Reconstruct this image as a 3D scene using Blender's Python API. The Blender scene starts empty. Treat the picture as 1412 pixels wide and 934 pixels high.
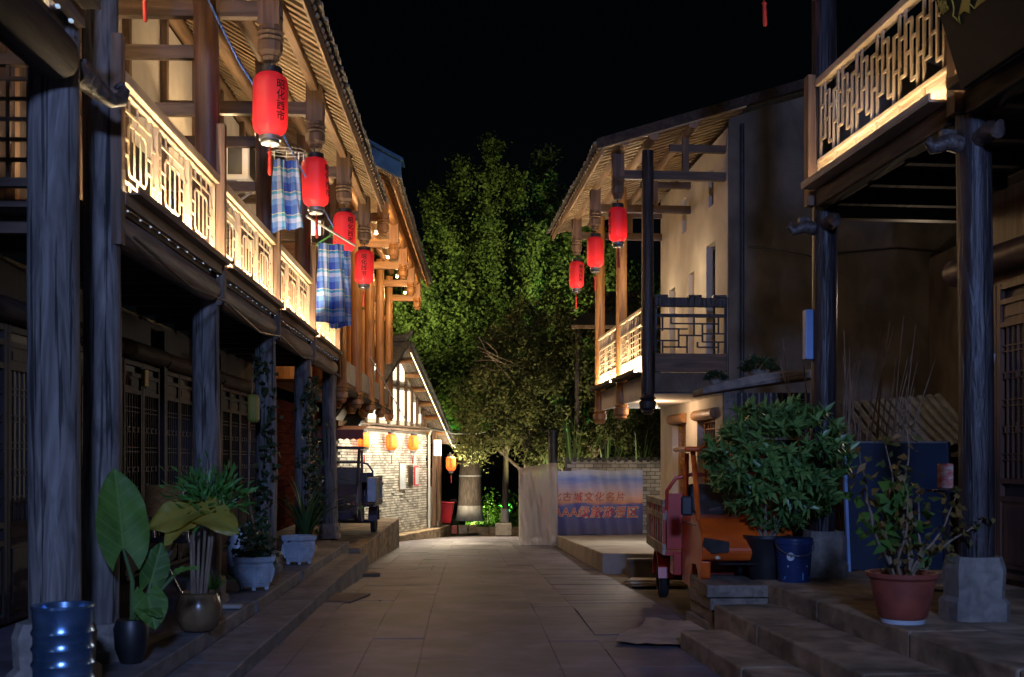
import bpy, math, random
import numpy as np
from mathutils import Vector, Matrix, Quaternion
random.seed(7); np.random.seed(7)
PI = math.pi
sc = bpy.context.scene
COL = sc.collection

# ------------------------------------------------------------------ camera, sky, light, exposure
cam_d = bpy.data.cameras.new('camera'); cam = bpy.data.objects.new('camera', cam_d); COL.objects.link(cam)
cam.location = (0, 0, 1.66); cam.rotation_euler = (PI/2, 0, 0)
cam_d.sensor_width = 36; cam_d.lens = 1500/1412*36
cam_d.shift_y = 168/1412; cam_d.clip_start = .1; cam_d.clip_end = 2000
cam_d.dof.use_dof = True; cam_d.dof.focus_distance = 17; cam_d.dof.aperture_fstop = 3.2
sc.camera = cam
w = bpy.data.worlds.new('World'); sc.world = w; w.use_nodes = True
nt = w.node_tree; bg = nt.nodes['Background']
sky = nt.nodes.new('ShaderNodeTexSky'); sky.sky_type = 'NISHITA'; sky.sun_disc = False
MOON_EL, MOON_AZ = math.radians(34), math.radians(200)
sky.sun_elevation = MOON_EL; sky.sun_rotation = MOON_AZ
nt.links.new(sky.outputs[0], bg.inputs[0]); bg.inputs[1].default_value = 0.00016
sun_d = bpy.data.lights.new('moon', 'SUN'); sun_d.energy = .018; sun_d.angle = math.radians(.6); sun_d.color = (.55, .7, 1)
sun = bpy.data.objects.new('moon', sun_d); COL.objects.link(sun)
_d = Vector((math.sin(MOON_AZ)*math.cos(MOON_EL), math.cos(MOON_AZ)*math.cos(MOON_EL), math.sin(MOON_EL)))
sun.rotation_euler = (-_d).to_track_quat('-Z', 'Y').to_euler(); sun.location = (0, 0, 30)
sc.view_settings.view_transform = 'Standard'; sc.view_settings.look = 'None'
sc.view_settings.exposure = .8; sc.view_settings.gamma = 1; sc.view_settings.use_curve_mapping = False
sc.render.engine = 'CYCLES'
cy = sc.cycles
cy.use_denoising = True; cy.denoiser = 'OPENIMAGEDENOISE'; cy.use_light_tree = True
cy.max_bounces = 6; cy.diffuse_bounces = 3; cy.glossy_bounces = 3; cy.transmission_bounces = 5; cy.transparent_max_bounces = 12
cy.sample_clamp_indirect = 3; cy.caustics_reflective = False; cy.caustics_refractive = False

# ------------------------------------------------------------------ materials
def ramp(t, stops):
    r = t.nodes.new('ShaderNodeValToRGB'); e = r.color_ramp.elements
    while len(e) < len(stops): e.new(.5)
    for el, (p, c) in zip(e, stops): el.position = p; el.color = (*c, 1)
    return r
def M(name, c1, c2=None, sc3=(4, 4, 4), rough=.6, bump=.0, metal=0, coord='Position', detail=5, dist=.6, blotch=.35, spec=.5, lo=.35, hi=.68, crack=None, csoft=.05):
    """two-tone noise material; sc3 stretches the grain"""
    m = bpy.data.materials.new(name); m.use_nodes = True; t = m.node_tree; b = t.nodes['Principled BSDF']
    b.inputs['Roughness'].default_value = rough; b.inputs['Metallic'].default_value = metal
    b.inputs['Specular IOR Level'].default_value = spec
    if c2 is None: c2 = tuple(x*.7 for x in c1)
    if coord == 'Position': src = t.nodes.new('ShaderNodeNewGeometry').outputs['Position']
    else: src = t.nodes.new('ShaderNodeTexCoord').outputs[coord]
    mp = t.nodes.new('ShaderNodeMapping'); mp.inputs['Scale'].default_value = sc3; t.links.new(src, mp.inputs[0])
    n = t.nodes.new('ShaderNodeTexNoise'); n.inputs['Scale'].default_value = 1; n.inputs['Detail'].default_value = detail; n.inputs['Distortion'].default_value = dist
    t.links.new(mp.outputs[0], n.inputs[0])
    r = ramp(t, [(lo, c2), (hi, c1)]); t.links.new(n.outputs[0], r.inputs[0])
    n2 = t.nodes.new('ShaderNodeTexNoise'); n2.inputs['Scale'].default_value = 1.3; n2.inputs['Detail'].default_value = 3; t.links.new(src, n2.inputs[0])
    r2 = ramp(t, [(.3, (1-blotch,)*3), (.7, (1, 1, 1))]); t.links.new(n2.outputs[0], r2.inputs[0])
    mx = t.nodes.new('ShaderNodeMixRGB'); mx.blend_type = 'MULTIPLY'; mx.inputs[0].default_value = 1
    t.links.new(r.outputs[0], mx.inputs[1]); t.links.new(r2.outputs[0], mx.inputs[2]); out = mx.outputs[0]; hgt = n.outputs[0]
    if crack:
        mc = t.nodes.new('ShaderNodeMapping'); mc.inputs['Scale'].default_value = crack; t.links.new(src, mc.inputs[0])
        nc = t.nodes.new('ShaderNodeTexNoise'); nc.inputs['Scale'].default_value = 1; nc.inputs['Detail'].default_value = 3; nc.inputs['Distortion'].default_value = .8; t.links.new(mc.outputs[0], nc.inputs[0])
        rc = ramp(t, [(.36, (.28, .28, .28)), (.36+csoft, (1, 1, 1))]); t.links.new(nc.outputs[0], rc.inputs[0])
        m2 = t.nodes.new('ShaderNodeMixRGB'); m2.blend_type = 'MULTIPLY'; m2.inputs[0].default_value = 1; t.links.new(out, m2.inputs[1]); t.links.new(rc.outputs[0], m2.inputs[2]); out = m2.outputs[0]
        ma = t.nodes.new('ShaderNodeMath'); ma.operation = 'MULTIPLY_ADD'; ma.inputs[1].default_value = .8; t.links.new(rc.outputs[0], ma.inputs[0]); t.links.new(hgt, ma.inputs[2]); hgt = ma.outputs[0]
    t.links.new(out, b.inputs['Base Color'])
    if bump:
        bp = t.nodes.new('ShaderNodeBump'); bp.inputs['Strength'].default_value = bump; bp.inputs['Distance'].default_value = .02
        t.links.new(hgt, bp.inputs['Height']); t.links.new(bp.outputs[0], b.inputs['Normal'])
    return m
def E(name, c, s):
    m = bpy.data.materials.new(name); m.use_nodes = True; b = m.node_tree.nodes['Principled BSDF']
    b.inputs['Base Color'].default_value = (*[x*.5 for x in c], 1); b.inputs['Emission Color'].default_value = (*c, 1); b.inputs['Emission Strength'].default_value = s
    return m
def leafmat(name, c1, c2, trans=.35, rough=.5, scale=2.0):
    m = bpy.data.materials.new(name); m.use_nodes = True; t = m.node_tree; b = t.nodes['Principled BSDF']
    g = t.nodes.new('ShaderNodeNewGeometry')
    n = t.nodes.new('ShaderNodeTexNoise'); n.inputs['Scale'].default_value = scale; n.inputs['Detail'].default_value = 4; t.links.new(g.outputs['Position'], n.inputs[0])
    ad = t.nodes.new('ShaderNodeMath'); ad.operation = 'MULTIPLY_ADD'; ad.inputs[1].default_value = .45; t.links.new(g.outputs['Random Per Island'], ad.inputs[0])
    sb = t.nodes.new('ShaderNodeMath'); sb.operation = 'SUBTRACT'; sb.inputs[1].default_value = .22; t.links.new(n.outputs[0], sb.inputs[0]); t.links.new(sb.outputs[0], ad.inputs[2])
    r = ramp(t, [(.3, c2), (.7, c1)]); t.links.new(ad.outputs[0], r.inputs[0])
    t.links.new(r.outputs[0], b.inputs['Base Color']); b.inputs['Roughness'].default_value = rough
    if rough > .8: b.inputs['Specular IOR Level'].default_value = .08
    tr = t.nodes.new('ShaderNodeBsdfTranslucent'); t.links.new(r.outputs[0], tr.inputs[0])
    mx = t.nodes.new('ShaderNodeMixShader'); mx.inputs[0].default_value = trans
    t.links.new(b.outputs[0], mx.inputs[1]); t.links.new(tr.outputs[0], mx.inputs[2]); t.links.new(mx.outputs[0], t.nodes['Material Output'].inputs[0])
    return m

Z3, Y3, X3 = (14, 14, 1.1), (14, 1.1, 14), (1.1, 14, 14)
mt = dict(
 col_grey=M('weathered grey timber', (.27, .245, .225), (.12, .107, .098), (9, 9, 1.3), .75, .8, dist=2.4, detail=9, lo=.36, hi=.68, spec=.25, crack=(26, 26, .7)),
 col_lacq=M('dark lacquered timber', (.055, .042, .044), (.014, .012, .013), (12, 12, 1.2), .42, .8, dist=2.2, detail=8, spec=.35, crack=(26, 26, .6)),
 beam_round=M('brown round beam', (.26, .18, .14), (.12, .08, .06), Y3, .6, .5, dist=1.0),
 beam_dark=M('dark brown beam', (.08, .058, .045), (.035, .025, .02), Y3, .7, .5, dist=1.0, spec=.12),
 beam_x=M('dark brown cross beam', (.15, .095, .06), (.06, .036, .024), X3, .6, .4),
 wood_up=M('brown upper timber', (.24, .145, .085), (.10, .058, .033), Z3, .6, .45, dist=1.0),
 wood_upy=M('brown plank along eave', (.36, .23, .13), (.18, .11, .06), Y3, .6, .4, dist=1.0),
 wood_pale=M('pale railing timber', (.60, .48, .34), (.42, .31, .19), Y3, .6, .25),
 wood_palez=M('pale railing timber upright', (.60, .48, .34), (.42, .31, .19), Z3, .6, .25),
 wood_or=M('new orange timber', (.50, .25, .085), (.27, .115, .032), Z3, .5, .3, dist=1.3),
 wood_ory=M('new orange timber along', (.48, .24, .085), (.26, .115, .035), Y3, .5, .3, dist=1.3),
 wood_orx=M('new orange timber across', (.48, .24, .085), (.26, .115, .035), X3, .5, .3, dist=1.3),
 rafter=M('rafter lath', (.60, .45, .28), (.36, .25, .14), (3, 14, 3), .65, .2),
 door=M('dark door timber', (.034, .025, .025), (.018, .013, .013), Z3, .55, .35, spec=.25),
 door_r=M('red brown door timber', (.17, .085, .05), (.08, .04, .026), Z3, .45, .35),
 carve=M('carved dark bracket', (.15, .11, .09), (.05, .035, .03), (20, 20, 20), .45, .6),
 tile_e=M('pale mortared lit eave tile', (.34, .30, .24), (.13, .12, .10), (12, 12, 12), .8, .4),  # pale from whitish mortar plus light on the tile ends, both in colour
 col_warmlit=M('warm lit brown upper column', (.17, .085, .055), (.075, .036, .026), Z3, .5, .4, dist=1.0),  # brown puts warm light into the colour; same wood as the grey columns
 tile=M('grey clay roof tile', (.085, .085, .088), (.035, .035, .038), (9, 9, 9), .75, .4),
 plaster=M('cream plaster', (.66, .60, .50), (.55, .49, .40), (2, 2, 2), .85, .1, blotch=.22),
 plaster_w=M('white plaster', (.74, .71, .65), (.64, .61, .55), (3, 3, 3), .85, .08, blotch=.15),
 plaster_g=M('bare grey cement render', (.20, .168, .138), (.115, .096, .078), (2.6, 2.6, 1.4), .92, .35, blotch=.45, detail=10, spec=.1),
 stone=M('rough column stone', (.30, .27, .23), (.18, .16, .14), (9, 9, 9), .8, .5),
 pave=M('worn purple grey paving', (.195, .178, .232), (.118, .107, .142), (3.2, 3.2, 3.2), .6, .5, blotch=.55, detail=9, lo=.3, hi=.75),
 joint=M('dark earth joint', (.14, .126, .155), (.09, .08, .1), (6, 6, 6), .9, .3),
 step=M('brown sandstone step', (.46, .345, .235), (.22, .16, .105), (4, 4, 7), .78, .7, blotch=.55, detail=9, spec=.25),
 kerb=M('grey kerb stone', (.22, .212, .225), (.12, .116, .125), (5, 5, 9), .75, .35, blotch=.45),
 concrete=M('smooth concrete', (.42, .38, .33), (.34, .31, .27), (3, 3, 3), .8, .12),
 dirt=M('dirt ground', (.17, .13, .095), (.09, .07, .05), (3, 3, 3), .9, .4, blotch=.5),
 mortar=M('dark mortar', (.12, .105, .09), (.08, .07, .06), (20, 20, 20), .9, .3),
 metal=M('grey metal', (.35, .35, .36), (.25, .25, .26), (6, 6, 6), .4, .05, metal=.8),
 metal_d=M('dark iron', (.05, .05, .055), (.03, .03, .032), (9, 9, 9), .5, .1, metal=.5),
 black=M('black plastic', (.02, .02, .022), (.012, .012, .013), (9, 9, 9), .45),
 rubber=M('tyre rubber', (.025, .025, .026), (.015, .015, .016), (20, 20, 20), .8, .2),
 white=M('white plastic', (.75, .75, .73), (.68, .68, .66), (5, 5, 5), .5),
 orange=M('orange vehicle paint', (.90, .15, .015), (.68, .10, .012), (3, 3, 3), .32, .02, coord='Object', blotch=.3),
 redp=M('red vehicle paint', (.68, .05, .02), (.48, .035, .016), (3, 3, 3), .35, .02, coord='Object', blotch=.3),
 purple=M('dark violet paint', (.07, .05, .08), (.04, .03, .05), (3, 3, 3), .25, .02, coord='Object'),
 redbin=M('red plastic', (.65, .02, .03), (.55, .018, .025), (5, 5, 5), .45),
 bluebr=M('blue metal board', (.022, .035, .065), (.014, .024, .045), (2, 2, 2), .35, .05),
 bluelt=M('pale blue plastic', (.28, .42, .72), (.22, .35, .62), (3, 3, 3), .45),
 verge_bluelit=M('roof edge tinted as blue light', (.06, .16, .30), (.035, .10, .2), (4, 4, 4), .45, .1),  # blue colour stands in for cool light on the roof edge
 trunk=M('tree bark', (.22, .17, .13), (.09, .07, .052), (16, 16, 2.2), .9, 1.0, dist=1.5),
 lime=M('white trunk paint', (.72, .68, .60), (.5, .46, .40), (8, 8, 4), .9, .6),
 twig=M('dry brown twig', (.33, .24, .16), (.16, .11, .07), (20, 20, 4), .8, .2),
 clayred=M('red clay pot', (.36, .085, .05), (.24, .055, .035), (6, 6, 6), .5, .1),
 jar=M('glazed brown jar', (.24, .155, .075), (.14, .085, .04), (5, 5, 3), .25, .05),
 potblue=M('pale blue grey glazed pot', (.62, .70, .78), (.42, .50, .58), (9, 9, 9), .4, .15),
 soil=M('soil', (.06, .045, .032), (.03, .022, .016), (20, 20, 20), .95, .5),
 tin=M('ridged tin drum', (.30, .48, .74), (.16, .30, .54), (6, 6, 3), .24, .08, metal=.85),
 bucket=M('navy bucket', (.02, .045, .14), (.014, .03, .10), (3, 3, 3), .35),
 decal=M('pale print', (.55, .60, .66), (.5, .55, .6), (3, 3, 3), .5),
 decal_b=M('sky blue print', (.12, .30, .55), (.09, .24, .45), (3, 3, 3), .5),
 gold=M('gold lettering', (.55, .38, .05), (.45, .30, .04), (5, 5, 5), .4),
 board=M('black lacquer plaque', (.010, .011, .009), (.006, .006, .005), (3, 3, 3), .6, spec=.2),
 ink=M('black ink', (.012, .010, .010), (.01, .01, .01), (3, 3, 3), .7),
 cream=M('cream outline print', (.75, .62, .40), (.7, .56, .36), (3, 3, 3), .6),
 wall_redglow=M('dark plank tinted red glow', (.12, .03, .02), (.05, .016, .012), Y3, .95, .3, spec=0),  # red tint stands in for lantern glow on the dark boards
 gate=M('chipped pale gate paint', (.55, .45, .36), (.25, .16, .11), (9, 3, 9), .6, .3),
 lampglass=M('headlamp glass', (.07, .065, .06), (.04, .04, .04), (9, 9, 9), .1),
 redtxt=M('red print', (.78, .03, .03), (.68, .02, .025), (3, 3, 3), .6),
 tassel=M('red tassel', (.60, .04, .02), (.45, .03, .015), (30, 30, 3), .7),
 glass=M('dark window glass', (.03, .03, .032), (.02, .02, .022), (2, 2, 2), .12),
 cord=M('blue cord', (.06, .14, .5), (.05, .12, .42), (5, 5, 5), .5),
 grn=M('green wire', (.15, .45, .12), (.12, .4, .1), (5, 5, 5), .4),
 card=M('brown card', (.22, .155, .10), (.14, .10, .065), (4, 4, 4), .85, .15),
 sheet=M('pale crumpled sheet', (.55, .46, .36), (.38, .31, .24), (5, 5, 5), .8, .3),
 plank=M('weathered plank', (.27, .22, .17), (.14, .11, .085), (14, 2, 14), .75, .4),
 redcloth=M('red packet', (.55, .05, .04), (.6, .45, .35), (14, 14, 30), .6),
 led=E('warm led strip', (1, .75, .46), 320), led_r=E('dim warm led strip', (1, .75, .48), 80), leds=E('cold led bead', (.6, .8, 1), .35),
 ledw=E('warm white led', (1, .82, .40), 5), winlit=E('lit paper window', (1, .86, .62), 1.5), bulb=E('bulb', (1, .45, .25), 4),
 lf_tree=leafmat('ginkgo foliage', (.092, .128, .034), (.04, .062, .019), .45, .9, .8),
 lf_con=leafmat('conifer foliage', (.07, .095, .035), (.03, .045, .018), .3, .9, .8),
 lf_mid=leafmat('feathery foliage', (.12, .125, .045), (.05, .06, .022), .35, .85, 1.5),
 lf_dk=leafmat('dark hedge foliage', (.075, .085, .03), (.028, .036, .014), .3, .85, 1.5),
 lf_gr=leafmat('bright shrub foliage', (.12, .22, .03), (.05, .11, .02)),
 lf_bush=leafmat('glossy bush leaf', (.19, .34, .085), (.06, .15, .04), .25, .35, 5),
 lf_taro=leafmat('taro leaf', (.12, .27, .04), (.06, .15, .024), .4, .62, 5),
 lf_yel=leafmat('yellowing leaf', (.55, .40, .06), (.28, .32, .05), .45, .45, 3),
 lf_fern=leafmat('fern leaf', (.11, .32, .06), (.05, .17, .03), .3, .45, 4),
 lf_vine=leafmat('vine leaf', (.045, .085, .035), (.018, .04, .016), .25, .45, 4),
 lf_dry=leafmat('withered leaf', (.24, .13, .03), (.07, .09, .02), .3, .6, 8),
 lf_reed=leafmat('reed leaf', (.09, .16, .045), (.04, .085, .025), .3, .45, 3),
 stemg=M('green stem', (.10, .17, .05), (.06, .11, .03), (9, 9, 3), .5),
)
def lantern_mat(name, c, em):
    m = bpy.data.materials.new(name); m.use_nodes = True; t = m.node_tree; b = t.nodes['Principled BSDF']
    b.inputs['Base Color'].default_value = (*c, 1); b.inputs['Roughness'].default_value = .38
    tr = t.nodes.new('ShaderNodeBsdfTranslucent'); tr.inputs[0].default_value = (*c, 1)
    mx = t.nodes.new('ShaderNodeMixShader'); mx.inputs[0].default_value = .55
    t.links.new(b.outputs[0], mx.inputs[1]); t.links.new(tr.outputs[0], mx.inputs[2]); t.links.new(mx.outputs[0], t.nodes['Material Output'].inputs[0])
    return m
mt['lan_red'] = lantern_mat('red lantern silk', (.86, .075, .10), 0)
mt['lan_or'] = lantern_mat('orange lantern silk', (.92, .24, .05), 0)
def plaid():
    m = bpy.data.materials.new('blue plaid cloth'); m.use_nodes = True; t = m.node_tree; b = t.nodes['Principled BSDF']; b.inputs['Roughness'].default_value = .85
    uv = t.nodes.new('ShaderNodeTexCoord').outputs['Object']; sp = t.nodes.new('ShaderNodeSeparateXYZ'); t.links.new(uv, sp.inputs[0])
    def wave(out, f, ph):
        a = t.nodes.new('ShaderNodeMath'); a.operation = 'MULTIPLY_ADD'; a.inputs[1].default_value = f; a.inputs[2].default_value = ph; t.links.new(out, a.inputs[0])
        fr = t.nodes.new('ShaderNodeMath'); fr.operation = 'FRACT'; t.links.new(a.outputs[0], fr.inputs[0]); return fr.outputs[0]
    def bands(out):
        r = ramp(t, [(0, (.02, .06, .42)), (.35, (.12, .27, .68)), (.6, (.55, .62, .80)), (.8, (.03, .32, .50)), (.93, (.85, .68, .14)), (.97, (.02, .06, .42))]); r.color_ramp.interpolation = 'CONSTANT'; t.links.new(out, r.inputs[0]); return r.outputs[0]
    mx = t.nodes.new('ShaderNodeMixRGB'); mx.inputs[0].default_value = .5
    t.links.new(bands(wave(sp.outputs[0], 4.5, .1)), mx.inputs[1]); t.links.new(bands(wave(sp.outputs[2], 3.6, .3)), mx.inputs[2]); t.links.new(mx.outputs[0], b.inputs['Base Color'])
    tr = t.nodes.new('ShaderNodeBsdfTranslucent'); t.links.new(mx.outputs[0], tr.inputs[0]); ms = t.nodes.new('ShaderNodeMixShader'); ms.inputs[0].default_value = .4
    t.links.new(b.outputs[0], ms.inputs[1]); t.links.new(tr.outputs[0], ms.inputs[2]); t.links.new(ms.outputs[0], t.nodes['Material Output'].inputs[0]); return m
mt['plaid'] = plaid()
def veined(name, src):
    m = mt[src].copy(); m.name = name; t = m.node_tree; b = t.nodes['Principled BSDF']; rp = [n for n in t.nodes if n.type == 'VALTORGB'][0]
    oc = t.nodes.new('ShaderNodeTexCoord').outputs['Object']; sp = t.nodes.new('ShaderNodeSeparateXYZ'); t.links.new(oc, sp.inputs[0])
    def mth(op, a, b_=None, c=None):
        n = t.nodes.new('ShaderNodeMath'); n.operation = op
        for i, v in enumerate((a, b_, c)):
            if v is None: continue
            if isinstance(v, (int, float)): n.inputs[i].default_value = v
            else: t.links.new(v, n.inputs[i])
        return n.outputs[0]
    ax = mth('ABSOLUTE', sp.outputs[0]); q = mth('MULTIPLY_ADD', ax, -.75, sp.outputs[1]); fr = mth('PINGPONG', q, .045); side = mth('LESS_THAN', fr, .0035); mid = mth('LESS_THAN', ax, .006); v = mth('MAXIMUM', side, mid)
    mx = t.nodes.new('ShaderNodeMixRGB'); t.links.new(mth('MULTIPLY', v, .6), mx.inputs[0]); t.links.new(rp.outputs[0], mx.inputs[1]); mx.inputs[2].default_value = (.24, .36, .10, 1)
    t.links.new(mx.outputs[0], b.inputs['Base Color'])
    bp = t.nodes.new('ShaderNodeBump'); bp.inputs['Strength'].default_value = .5; bp.inputs['Distance'].default_value = .01; t.links.new(fr, bp.inputs['Height']); t.links.new(bp.outputs[0], b.inputs['Normal'])
    return m
mt['lf_tarov'] = veined('ribbed taro leaf', 'lf_taro'); mt['lf_yelv'] = veined('ribbed yellowing leaf', 'lf_yel')
mt['brick'] = leafmat('grey brick', (.62, .59, .53), (.30, .28, .25), 0, .9, 3.0)
def film():
    m = bpy.data.materials.new('thin clear plastic film'); m.use_nodes = True; t = m.node_tree; b = t.nodes['Principled BSDF']
    b.inputs['Base Color'].default_value = (.93, .89, .85, 1); b.inputs['Roughness'].default_value = .2
    tp = t.nodes.new('ShaderNodeBsdfTransparent'); tr = t.nodes.new('ShaderNodeBsdfTranslucent'); tr.inputs[0].default_value = (.88, .80, .72, 1)
    m1 = t.nodes.new('ShaderNodeMixShader'); m1.inputs[0].default_value = .5; t.links.new(b.outputs[0], m1.inputs[1]); t.links.new(tr.outputs[0], m1.inputs[2])
    mx = t.nodes.new('ShaderNodeMixShader'); mx.name = 'cover'; mx.inputs[0].default_value = .66
    tcf = t.nodes.new('ShaderNodeTexCoord'); mpf = t.nodes.new('ShaderNodeMapping'); mpf.inputs['Scale'].default_value = (5, 5, 1.6); t.links.new(tcf.outputs['Object'], mpf.inputs[0]); nf = t.nodes.new('ShaderNodeTexNoise'); nf.inputs['Scale'].default_value = 1.4; nf.inputs['Detail'].default_value = 4; nf.inputs['Distortion'].default_value = 1.8; t.links.new(mpf.outputs[0], nf.inputs[0])
    bf = t.nodes.new('ShaderNodeBump'); bf.inputs['Strength'].default_value = .9; bf.inputs['Distance'].default_value = .12; t.links.new(nf.outputs[0], bf.inputs['Height']); t.links.new(bf.outputs[0], b.inputs['Normal'])
    t.links.new(tp.outputs[0], mx.inputs[1]); t.links.new(m1.outputs[0], mx.inputs[2]); t.links.new(mx.outputs[0], t.nodes['Material Output'].inputs[0]); return m
mt['film'] = film()
def film2():
    m = mt['film'].copy(); m.name = 'clear film over banner'
    m.node_tree.nodes['cover'].inputs[0].default_value = .07
    return m
mt['film2'] = film2()
def banner_mat():
    m = bpy.data.materials.new('printed dusk sky banner'); m.use_nodes = True; t = m.node_tree; b = t.nodes['Principled BSDF']; b.inputs['Roughness'].default_value = .4
    oc = t.nodes.new('ShaderNodeTexCoord').outputs['Object']; sp = t.nodes.new('ShaderNodeSeparateXYZ'); t.links.new(oc, sp.inputs[0])
    n = t.nodes.new('ShaderNodeTexNoise'); n.inputs['Scale'].default_value = 1; n.inputs['Detail'].default_value = 7
    mp = t.nodes.new('ShaderNodeMapping'); mp.inputs['Scale'].default_value = (2.2, 1, 11); t.links.new(oc, mp.inputs[0]); t.links.new(mp.outputs[0], n.inputs[0])
    a = t.nodes.new('ShaderNodeMath'); a.operation = 'MULTIPLY_ADD'; a.inputs[1].default_value = .12; a.inputs[2].default_value = -.06; t.links.new(n.outputs[0], a.inputs[0])
    s = t.nodes.new('ShaderNodeMath'); s.operation = 'MULTIPLY_ADD'; s.inputs[1].default_value = 1/1.75; t.links.new(sp.outputs[2], s.inputs[0]); t.links.new(a.outputs[0], s.inputs[2])
    r = ramp(t, [(.0, (.05, .035, .09)), (.30, (.05, .05, .22)), (.47, (.09, .08, .30)), (.50, (.75, .28, .10)), (.58, (.75, .42, .30)), (.72, (.50, .40, .50)), (.86, (.16, .26, .70)), (.96, (.50, .55, .75))]); t.links.new(s.outputs[0], r.inputs[0])
    t.links.new(r.outputs[0], b.inputs['Base Color']); return m
mt['banner'] = banner_mat()

# ------------------------------------------------------------------ mesh helpers
class MB:
    def __init__(s): s.v = []; s.f = []
    def add(s, vs, fs):
        k = len(s.v); s.v += [tuple(p) for p in vs]; s.f += [tuple(i+k for i in f) for f in fs]; return s
    def box(s, c, d, R=None):
        hx, hy, hz = d[0]/2, d[1]/2, d[2]/2; c = Vector(c)
        vs = [Vector((x, y, z)) for z in (-hz, hz) for y in (-hy, hy) for x in (-hx, hx)]
        if R is not None: vs = [R @ p for p in vs]
        return s.add([p+c for p in vs], [(0, 2, 3, 1), (4, 5, 7, 6), (0, 1, 5, 4), (2, 6, 7, 3), (0, 4, 6, 2), (1, 3, 7, 5)])
    def hexa(s, p):   # 8 points: bottom 4 ccw, top 4 ccw
        return s.add(p, [(3, 2, 1, 0), (4, 5, 6, 7), (0, 1, 5, 4), (1, 2, 6, 5), (2, 3, 7, 6), (3, 0, 4, 7)])
    def bar(s, a, b, w, h=None, up=(0, 0, 1)):
        a = Vector(a); b = Vector(b); d = b-a; L = d.length; R = frame(d, up); return s.box((a+b)/2, (L, w, h or w), R)
    def path(s, pts, rad, n=8, cap=True):
        pts = [Vector(p) for p in pts]; m = len(pts)
        if not hasattr(rad, '__len__'): rad = [rad]*m
        vs = []; q = None
        for i, p in enumerate(pts):
            t = (pts[min(i+1, m-1)]-pts[max(i-1, 0)]).normalized()
            if q is None: q = t.orthogonal().normalized()
            else:
                q = (q-t*q.dot(t))
                q = q.normalized() if q.length > 1e-6 else t.orthogonal().normalized()
            b = t.cross(q)
            vs += [p+(q*math.cos(2*PI*k/n)+b*math.sin(2*PI*k/n))*rad[i] for k in range(n)]
        fs = [(i*n+k, i*n+(k+1) % n, (i+1)*n+(k+1) % n, (i+1)*n+k) for i in range(m-1) for k in range(n)]
        if cap: fs += [tuple(range(n))[::-1], tuple((m-1)*n+k for k in range(n))]
        return s.add(vs, fs)
    def tube(s, a, b, r, r1=None, n=12): return s.path([a, b], [r, r if r1 is None else r1], n)
    def lathe(s, prof, c=(0, 0, 0), n=20, caps=True, ph=0, sq=None):
        vs = []
        for r, z in prof:
            for k in range(n):
                a = 2*PI*k/n+ph; vs.append((c[0]+r*math.cos(a), c[1]+r*math.sin(a), c[2]+z))
        m = len(prof); fs = [(i*n+k, i*n+(k+1) % n, (i+1)*n+(k+1) % n, (i+1)*n+k) for i in range(m-1) for k in range(n)]
        if caps: fs += [tuple(range(n))[::-1], tuple((m-1)*n+k for k in range(n))]
        return s.add(vs, fs)
    def prism(s, poly, d0, d1):   # poly: 3d points, extruded by vectors d0,d1
        n = len(poly); vs = [Vector(p)+Vector(d0) for p in poly]+[Vector(p)+Vector(d1) for p in poly]
        return s.add(vs, [tuple(range(n))[::-1], tuple(range(n, 2*n))]+[(k, (k+1) % n, n+(k+1) % n, n+k) for k in range(n)])
    def mesh(s, name, m, smooth=False):
        me = bpy.data.meshes.new(name); me.from_pydata([tuple(p) for p in s.v], [], s.f); me.materials.append(m if not isinstance(m, str) else mt[m])
        if smooth:
            me.polygons.foreach_set('use_smooth', [True]*len(me.polygons))
            me.set_sharp_from_angle(angle=math.radians(40))
        me.update(); return me
    def build(s, name, m, parent=None, smooth=False, bevel=0):
        o = put(name, s.mesh(name, m, smooth), parent)
        if bevel:
            b = o.modifiers.new('b', 'BEVEL'); b.width = bevel; b.segments = 2; b.limit_method = 'ANGLE'
        return o
def frame(d, up=(0, 0, 1)):
    x = Vector(d).normalized(); u = Vector(up)
    if abs(x.dot(u)) > .99: u = Vector((0, 1, 0))
    y = u.cross(x).normalized(); z = x.cross(y); return Matrix((x, y, z)).transposed()
def put(name, me, parent=None, loc=(0, 0, 0), rot=None, scale=None):
    o = bpy.data.objects.new(name, me); COL.objects.link(o)
    if parent is not None: o.parent = parent
    o.location = loc
    if rot is not None: o.rotation_euler = rot
    if scale is not None: o.scale = scale
    return o
_unit = {}
def stick(name, a, b, w, h, m, parent, up=(0, 0, 1)):
    """one straight bar as an object of its own, sharing a unit box"""
    if m not in _unit: _unit[m] = MB().box((0, 0, 0), (1, 1, 1)).mesh('bar', m)
    a = Vector(a); b = Vector(b); d = b-a
    o = put(name, _unit[m], parent); o.matrix_local = Matrix.Translation((a+b)/2) @ frame(d, up).to_4x4() @ Matrix.Diagonal((d.length, w, h, 1)); return o
def tag(o, label, cat, group=None, kind=None):
    o['label'] = label; o['category'] = cat
    if group: o['group'] = group
    if kind: o['kind'] = kind
    return o
def thing(name, label, cat, loc=(0, 0, 0), rz=0, group=None):
    o = bpy.data.objects.new(name, None); COL.objects.link(o); o.location = loc; o.rotation_euler = (0, 0, rz); o.empty_display_size = .2
    return tag(o, label, cat, group)
def struct(o): o['kind'] = 'structure'; return o
def copy_tree(o, parent=None):
    c = o.copy(); COL.objects.link(c); c.parent = parent
    for ch in o.children: copy_tree(ch, c)
    return c
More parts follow.
